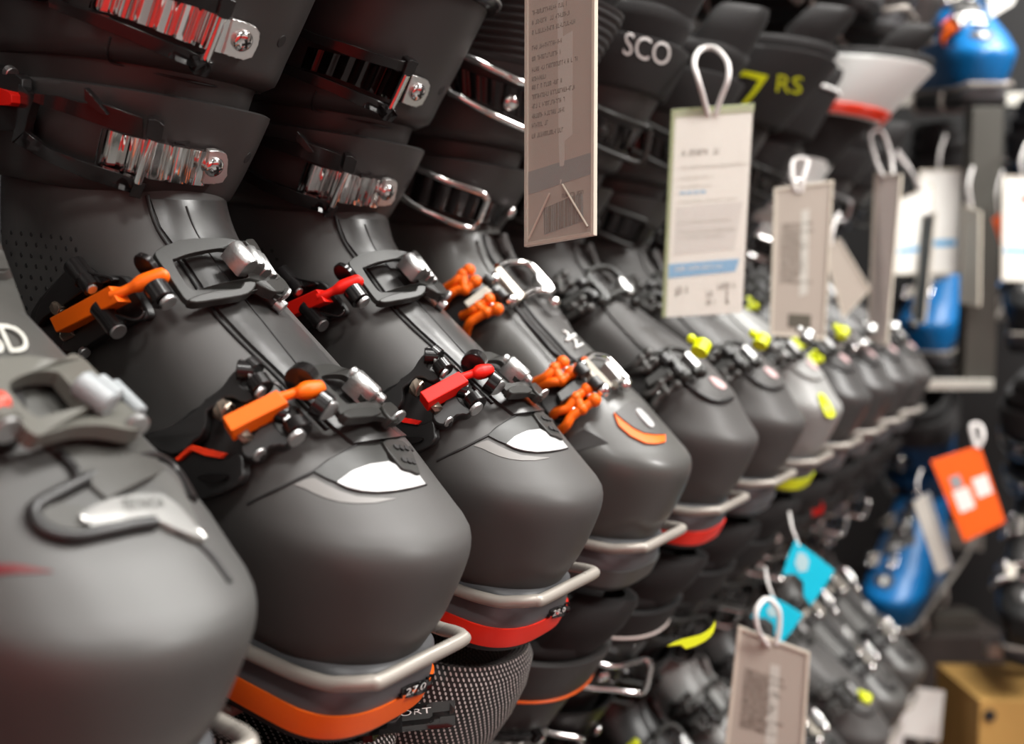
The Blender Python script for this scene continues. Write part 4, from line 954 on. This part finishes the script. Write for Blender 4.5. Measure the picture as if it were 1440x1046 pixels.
# 1: the long tag seen from behind, in front of the third boot
q, r = qtag('hanging_price_tag', [(744, -120), (834, -150), (832, 326), (743, 341)], [.53, .50, .50, .53], 'long shaded-beige price tag seen from behind, hanging before the orange-buckled boot', 'price tag', TG)
obj('card', q.rect(0, 0, 1, 1, 0, .0010), M['cardback'], r, smooth=False); sleeve(q, r, e=.05)
bm = bmesh.new()
L = [.285, .315, .345, .392, .425, .458, .487, .512, .541, .570, .600, .628, .66]; W = [.55, .6, .68, .5, .46, .72, .22, .48, .68, .55, .52, .26, .5]
for i, (v, w) in enumerate(zip(L, W)): q.word(.06, v + .012, .06 + w, v + .026, .0003, bm, i)
obj('print', bm, M['ink'], r, smooth=False)
obj('blue_print', q.slab([(.0, .785), (1, .765), (1, .828), (0, .855)], .0002, .0004), M['bandpale'], r, smooth=False)
bm = q.slab([(.46, .2), (.55, .2), (.55, .40), (.70, .39), (.70, .70), (.58, .715), (.58, .81), (.52, .845), (.49, .7)], .0002, .0004); obj('pale_strip', bm, M['inkpale'], r, smooth=False)
bm = bmesh.new(); q.slab([(.25, .905), (.86, .878), (.88, .965), (.26, .985)], .0002, .0003, bm); obj('barcode_ground', bm, M['bandpale'], r, smooth=False)
bm = bmesh.new(); rr = random.Random(3); u = .27
while u < .84:
    w = rr.choice((.01, .015, .03, .045)); q.slab([(u, .905 - (u - .25) * .044), (u + w, .905 - (u + w - .25) * .044), (u + w, .983 - (u + w - .25) * .03), (u, .983 - (u - .25) * .03)], .0004, .0003, bm); u += w + rr.choice((.01, .014, .02))
q.word(.55, .872, .88, .884, .0004, bm, 40); obj('barcode', bm, M['ink'], r, smooth=False)
bm = bmesh.new()
for a, b in (((.04, .99), (.38, .865)), ((.58, .845), (.97, .985))): tube([q.p(*a, .0016), q.p(*b, .0016)], .0006, bm, 8)
obj('sleeve_fold', bm, M['rim'], r)
obj('sleeve_front', q.rect(-.02, -.01, 1.02, 1.005, .0018, .0004), M['film'], r, smooth=False)
cord(r, q, [(770, -120, .52), (780, -190, .53), (800, -260, .56), (815, -190, .53), (800, -125, .515)])
# 2: the white price tag, face on
q, r = qtag('hanging_price_tag', [(950, 166), (1058, 158), (1043, 440), (937, 446)], [.80, .80, .80, .80], 'white price tag with a bright blue band and green sleeve edge, hanging face on', 'price tag', TG)
obj('card', q.rect(0, 0, 1, 1, 0, .0010), M['card'], r, smooth=False)
bm = bmesh.new(); q.rect(-.06, -.045, 0, 1.0, .0005, .0022, bm); q.rect(0, -.045, 1.02, 0, .0005, .0022, bm); obj('sleeve_edge', bm, M['green'], r, smooth=False, bevel=.0003)
bm = bmesh.new(); q.word(.11, .165, .58, .195, .0003, bm, 1); q.word(.11, .86, .13, .9, .0003, bm, 2)
q.word(.52, .88, .62, .91, .0003, bm, 12); q.word(.66, .845, .9, .875, .0003, bm, 13); q.word(.70, .88, .82, .95, .0003, bm, 14); q.word(.52, .925, .62, .95, .0003, bm, 15); obj('print', bm, M['ink'], r, smooth=False)
bm = bmesh.new(); q.word(.1, .245, .96, .262, .0003, bm, 3); q.word(.1, .30, .55, .313, .0003, bm, 4); q.word(.1, .345, .5, .356, .0003, bm, 5); q.word(.1, .42, .85, .43, .0003, bm, 6); obj('pale_print', bm, M['inkpale'], r, smooth=False)
obj('grey_panel', q.slab([(.06, .45), (.94, .44), (.86, .68), (.06, .69)], .0002, .0003), M['panel'], r, smooth=False)
bm = bmesh.new(); q.word(.12, .52, .78, .535, .0004, bm, 7); q.word(.12, .57, .84, .585, .0004, bm, 8); q.word(.12, .6, .7, .612, .0004, bm, 9); obj('panel_print', bm, M['inkpale'], r, smooth=False)
bm = bmesh.new(); q.slab([(0, .735), (.93, .728), (.885, .79), (0, .805)], .0003, .0003, bm); q.rect(.1, .375, .17, .386, .0003, .0003, bm); q.rect(.19, .375, .26, .386, .0003, .0003, bm); q.rect(.28, .375, .35, .386, .0003, .0003, bm); q.rect(.37, .375, .44, .386, .0003, .0003, bm); obj('blue_band', bm, M['band'], r, smooth=False)
bm = bmesh.new(); q.word(.08, .75, .7, .768, .0005, bm, 10); obj('band_print', bm, M['card'], r, smooth=False)
me = text_mesh('21'); x1 = max(v.co.x for v in me.vertices); y1 = max(v.co.y for v in me.vertices)
for v in me.vertices: v.co = q.p(.12 + .14 * v.co.x / x1, .885 - .035 * v.co.y / y1, .0004)
link('number', me, M['ink'], r, smooth=False)
obj('sleeve_front', q.rect(-.03, -.03, 1.01, 1.0, .0012, .0004), M['film'], r, smooth=False)
cord(r, q, [(996, 162, .80), (990, 140, .795), (982, 112, .79), (976, 88, .80), (985, 70, .82), (1005, 68, .82), (1022, 86, .80), (1024, 110, .79), (1014, 138, .795), (1006, 162, .80)], .0022)
# 3 and others: sleeves seen from behind or edge on
def back_tag(px, d, label, lines=14, cords=None, m='cardback', e=.05, film=True):
    q, r = qtag('hanging_price_tag', px, d, label, 'price tag', TG)
    obj('card', q.rect(0, 0, 1, 1, 0, .0010), M[m], r, smooth=False); sleeve(q, r, e=e)
    if lines:
        bm = bmesh.new()
        for i in range(lines): q.word(.12, .24 + i * .42 / lines, .12 + random.Random(i).uniform(.3, .62), .24 + i * .42 / lines + .016, .0003, bm, i)
        obj('print', bm, M['ink'], r, smooth=False)
        obj('pale_strip', q.slab([(.48, .16), (.62, .15), (.66, .72), (.5, .74)], .0002, .0003), M['inkpale'], r, smooth=False)
    for c in cords or (): cord(r, q, c, .0022)
    return q, r
q, r = back_tag([(1092, 268), (1168, 258), (1157, 474), (1086, 468)], [.98] * 4, 'grey-brown price tag seen from behind, right of the white blue-banded tag', 16, [[(1120, 270, .98), (1114, 250, .98), (1116, 226, .99), (1135, 226, .99), (1130, 250, .98), (1126, 270, .98)]])
obj('barcode', q.rect(.3, .86, .75, .95, .0003, .0003), M['ink'], r, smooth=False)
back_tag([(1232, 246), (1266, 248), (1246, 482), (1222, 476)], [1.25, 1.20, 1.20, 1.25], 'narrow pinkish price tag seen almost edge on, left of the pair of white tags', 0, [[(1242, 248, 1.23), (1232, 225, 1.24), (1224, 190, 1.26), (1240, 185, 1.26), (1252, 215, 1.24), (1256, 248, 1.22)]], 'pale')
q, r = back_tag([(1296, 242), (1358, 240), (1352, 382), (1290, 384)], [1.66] * 4, 'white price tag with a thin blue line, right one of an overlapping pair', 0, [[(1320, 243, 1.66), (1322, 215, 1.66), (1330, 190, 1.68)]], 'card')
obj('blue_line', q.rect(.1, .68, .85, .74, .0003, .0003), M['band'], r, smooth=False)
q, r = back_tag([(1266, 282), (1310, 262), (1304, 382), (1259, 384)], [1.61] * 4, 'white price tag with a thin blue line, left one of an overlapping pair', 0, [[(1292, 268, 1.61), (1278, 235, 1.60), (1252, 200, 1.58), (1236, 188, 1.58), (1250, 205, 1.57), (1280, 240, 1.59), (1300, 268, 1.61)]], 'card')
obj('blue_line', q.rect(.05, .68, .9, .74, .0003, .0003), M['band'], r, smooth=False)
back_tag([(1297, 305), (1315, 300), (1300, 452), (1284, 455)], [1.57, 1.53, 1.53, 1.57], 'grey price tag seen edge on in front of the white pair', 0, [[(1305, 305, 1.55), (1300, 285, 1.56), (1296, 262, 1.57)]], 'bandpale')
back_tag([(1355, 290), (1378, 300), (1376, 428), (1352, 424)], [1.6, 1.55, 1.55, 1.6], 'narrow pale price tag right of the white pair, beside the olive post', 0, [[(1366, 292, 1.58), (1362, 260, 1.58), (1368, 235, 1.6)]], 'inkpale')
q, r = back_tag([(1413, 250), (1470, 250), (1470, 394), (1411, 392)], [1.55] * 4, 'white price tag with a thin blue line, cut by the right edge of the picture', 0, [[(1440, 252, 1.55), (1436, 225, 1.55), (1445, 200, 1.58)]], 'card')
obj('blue_line', q.rect(.02, .70, .95, .745, .0003, .0003), M['band'], r, smooth=False); obj('orange_print', q.rect(.4, .18, .8, .24, .0003, .0003), M['redorange'], r, smooth=False)
q, r = qtag('hang_tag', [(1396, 308), (1412, 296), (1424, 345), (1410, 352)], [1.58] * 4, 'small orange hang tag peeping out left of the white price tag at the right edge', 'hang tag'); obj('card', q.rect(0, 0, 1, 1, 0, .001), M['tagorange'], r, smooth=False); cord(r, q, [(1404, 302, 1.58), (1402, 270, 1.58), (1410, 240, 1.6)], .0012)
back_tag([(1160, 350), (1180, 336), (1222, 408), (1186, 446)], [1.16] * 4, 'tilted grey-brown sleeve hanging behind the tag that is seen from behind', 0, [[(1168, 345, 1.16), (1172, 320, 1.16), (1180, 300, 1.18)]])
q, r = back_tag([(1042, 886), (1134, 920), (1122, 1110), (1020, 1090)], [.86] * 4, 'grey-brown price tag hanging low, below the cyan hang tags', 20, [[(1080, 908, .86), (1066, 885, .85), (1064, 858, .85), (1078, 842, .86), (1094, 856, .86), (1096, 880, .86), (1092, 906, .86)]])
HG = 'cyan hang tags'
for px, d, lb in (([(1118, 760), (1174, 802), (1140, 852), (1100, 808)], .95, 'cyan hang tag, upper of the two'), ([(1084, 838), (1130, 864), (1100, 904), (1056, 868)], .92, 'cyan hang tag, lower of the two, above the grey-brown tag')):
    q, r = qtag('hang_tag', px, [d] * 4, lb, 'hang tag', HG); obj('card', q.slab([(0, 0), (.5, -.02), (1, 0), (1.02, .5), (1, 1), (.72, .96), (.55, .72), (.3, .72), (0, 1), (-.02, .5)], 0, .0012), M['cyan'], r, smooth=False, bevel=.0003)
    obj('pale_emblem', q.slab([(.15, .2), (.3, .12), (.45, .2), (.5, .45), (.35, .6), (.18, .5)], .0003, .0003), M['cyanpale'], r, smooth=False)
    cord(r, q, [(px[0][0] + 6, px[0][1] + 8, d), (px[0][0] - 4, px[0][1] - 18, d + .01), (px[0][0] - 8, px[0][1] - 40, d + .04)], .0012)
q, r = qtag('hang_tag', [(1309, 648), (1378, 626), (1414, 734), (1356, 762)], [1.34] * 4, 'bright orange hang tag with white squares, at the right', 'hang tag')
obj('card', q.rect(0, 0, 1, 1, 0, .0014), M['tagorange'], r, smooth=False, bevel=.0005)
bm = bmesh.new(); q.rect(.16, .42, .50, .68, .0004, .0004, bm); q.rect(.62, .36, .94, .60, .0004, .0004, bm); obj('white_print', bm, M['card'], r, smooth=False); obj('grey_print', q.rect(.2, .25, .42, .4, .0004, .0004), M['greyplastic'], r, smooth=False)
cord(r, q, [(1375, 630, 1.34), (1382, 615, 1.34), (1378, 598, 1.35), (1366, 600, 1.35), (1372, 628, 1.34)], .003)
q, r = qtag('plastic_tag', [(1284, 706), (1306, 692), (1340, 798), (1318, 808)], [1.42] * 4, 'pale grey plastic strip hanging below left of the orange hang tag', 'tag'); obj('strip', q.rect(0, 0, 1, 1, 0, .002), M['inkpale'], r, smooth=False, bevel=.0006); obj('edge', q.rect(.8, 0, 1.05, 1, .0006, .001), M['greyplastic'], r, smooth=False); cord(r, q, [(1294, 700, 1.42), (1290, 680, 1.42), (1296, 660, 1.44)], .0012)
# ---------------------------------------------------------------- shop fittings and boxes at the far right
def pbox(name, x0, y0, x1, y1, d, dep, m, label, cat, parent=None, group=None, zb=None):
    """an upright box whose front face is seen between two picture corners, d metres off"""
    a, b = at(x0, y0, d), at(x1, y1, d); u = CR; P = [a, a + u * (b - a).dot(u)]; b.z = zb if zb is not None else b.z; h = a.z - b.z; f = Vector((-sT, cT, 0))
    c = (a + a + u * (b - a).dot(u)) / 2 + f * dep / 2; c.z = (a.z + b.z) / 2
    mt = Matrix((( u.x, f.x, 0), (u.y, f.y, 0), (0, 0, 1)))
    o = obj(name, box((0, 0, 0), (b - a).dot(u), dep, h, None, mt), M[m], None, smooth=False, bevel=.0012); o.location = c
    if label: tag(o, label, cat, group)
    return o, a, b, u, f
for x0, x1, y0, y1, d, lb in ((1368, 1412, 150, 540, 1.60, 'olive-grey steel upright between the boots of the end wall'),):
    o, a, b, u, f = pbox('rack_upright', x0, y0, x1, y1, d, .03, 'post', lb, 'upright')
for y0, y1, x0, x1, d, lb in ((130, 148, 1352, 1500, 1.98, 'pale shelf rail high on the end wall, under the blue boot with orange levers'), (534, 548, 1300, 1398, 1.62, 'pale shelf rail on the end wall, level with the toes of the middle row'), (862, 884, 1312, 1376, 2.02, 'dull shelf rail low on the end wall, right of the low blue boot'), (905, 925, 1392, 1520, 1.62, 'pale wire-grey rail above the ochre box')):
    pbox('shelf_rail', x0, y0, x1, y1, d, .02, 'rail' if 'pale' in lb else 'post', lb, 'shelf rail')
ZB = .33
tag(obj('display_plinth', box((at(1440, 1130, 1.75).x, at(1440, 1130, 1.75).y, ZB / 2), .62, .8, ZB, None, Matrix(((cT, -sT, 0), (sT, cT, 0), (0, 0, 1)))), M['boxdark'], None, smooth=False), 'dark display plinth under the boxes at the lower right', 'plinth')
o, a, b, u, f = pbox('storage_box', 1255, 895, 1420, 1130, 1.98, .2, 'boxdark', 'dark brown storage box standing low behind the white card', 'box', zb=ZB)
o, a, b, u, f = pbox('cardboard_box', 1378, 985, 1530, 1130, 1.56, .16, 'cardboard', 'ochre cardboard box with a round black hole, bottom right corner', 'box', zb=ZB)
k = at(1392, 1006, 1.56) - o.location; obj('hand_hole', cyl(k - f * .0015, k + f * .002, .0095), M['groove'], o)
q, r = qtag('display_card', [(1274, 965), (1328, 972), (1322, 1042), (1268, 1034)], [1.62] * 4, 'plain white card propped before the dark brown box', 'card'); obj('card', q.rect(0, 0, 1, 1, 0, .0015), M['card'], r, smooth=False)
obj('stand', tube([q.p(.5, .9, -.004), Vector((q.p(.5, .9, -.004).x, q.p(.5, .9, -.004).y, ZB - q.c.z + .005))], .004), M['wire'], r)
q, r = qtag('display_card', [(1244, 1010), (1274, 1004), (1266, 1075), (1218, 1080)], [1.46] * 4, 'pale lilac card at the bottom edge, left of the plain white card', 'card'); obj('card', q.rect(0, 0, 1, 1, 0, .0015), M['panel'], r, smooth=False)
obj('stand', tube([q.p(.5, .9, -.004), Vector((q.p(.5, .9, -.004).x, q.p(.5, .9, -.004).y, ZB - q.c.z + .005))], .004), M['wire'], r)
q, r = qtag('shop_sign', [(1385, -40), (1445, -40), (1425, 6), (1392, 26)], [1.42] * 4, 'plain white sign at the top right corner', 'sign'); obj('board', q.rect(0, 0, 1, 1, 0, .004), M['card'], r, smooth=False); obj('hanger', tube([q.p(.4, 0, 0), q.p(.4, -.8, -.05)], .002), M['wire'], r)
# ---------------------------------------------------------------- light
Wd = bpy.data.worlds.new('shop_air'); sc.world = Wd; Wd.use_nodes = True
Wd.node_tree.nodes['Background'].inputs[0].default_value = (.95, .98, 1, 1); Wd.node_tree.nodes['Background'].inputs[1].default_value = .02
def lamp(name, loc, aim, e, sx, sy, col=(1, .985, .95)):
    l = bpy.data.lights.new(name, 'AREA'); l.shape = 'RECTANGLE'; l.size = sx; l.size_y = sy; l.energy = e; l.color = col
    o = bpy.data.objects.new(name, l); COL.objects.link(o); o.location = loc; o.rotation_euler = (Vector(aim) - Vector(loc)).to_track_quat('-Z', 'Y').to_euler(); return o
for y, e in ((.1, 30), (.95, 38), (1.75, 33)):
    lamp('ceiling_lamp', (.62, y, 2.95), (.30, y, 0), e, .42, .42)
lamp('ceiling_lamp', (.85, -.95, 2.95), (0, .1, 1.1), 24, .42, .42)  # fill lamp added on the camera side to brighten the near sides
lamp('ceiling_lamp', (2.1, 1.0, 2.95), (.1, .6, 1.0), 120, .5, 1.2)
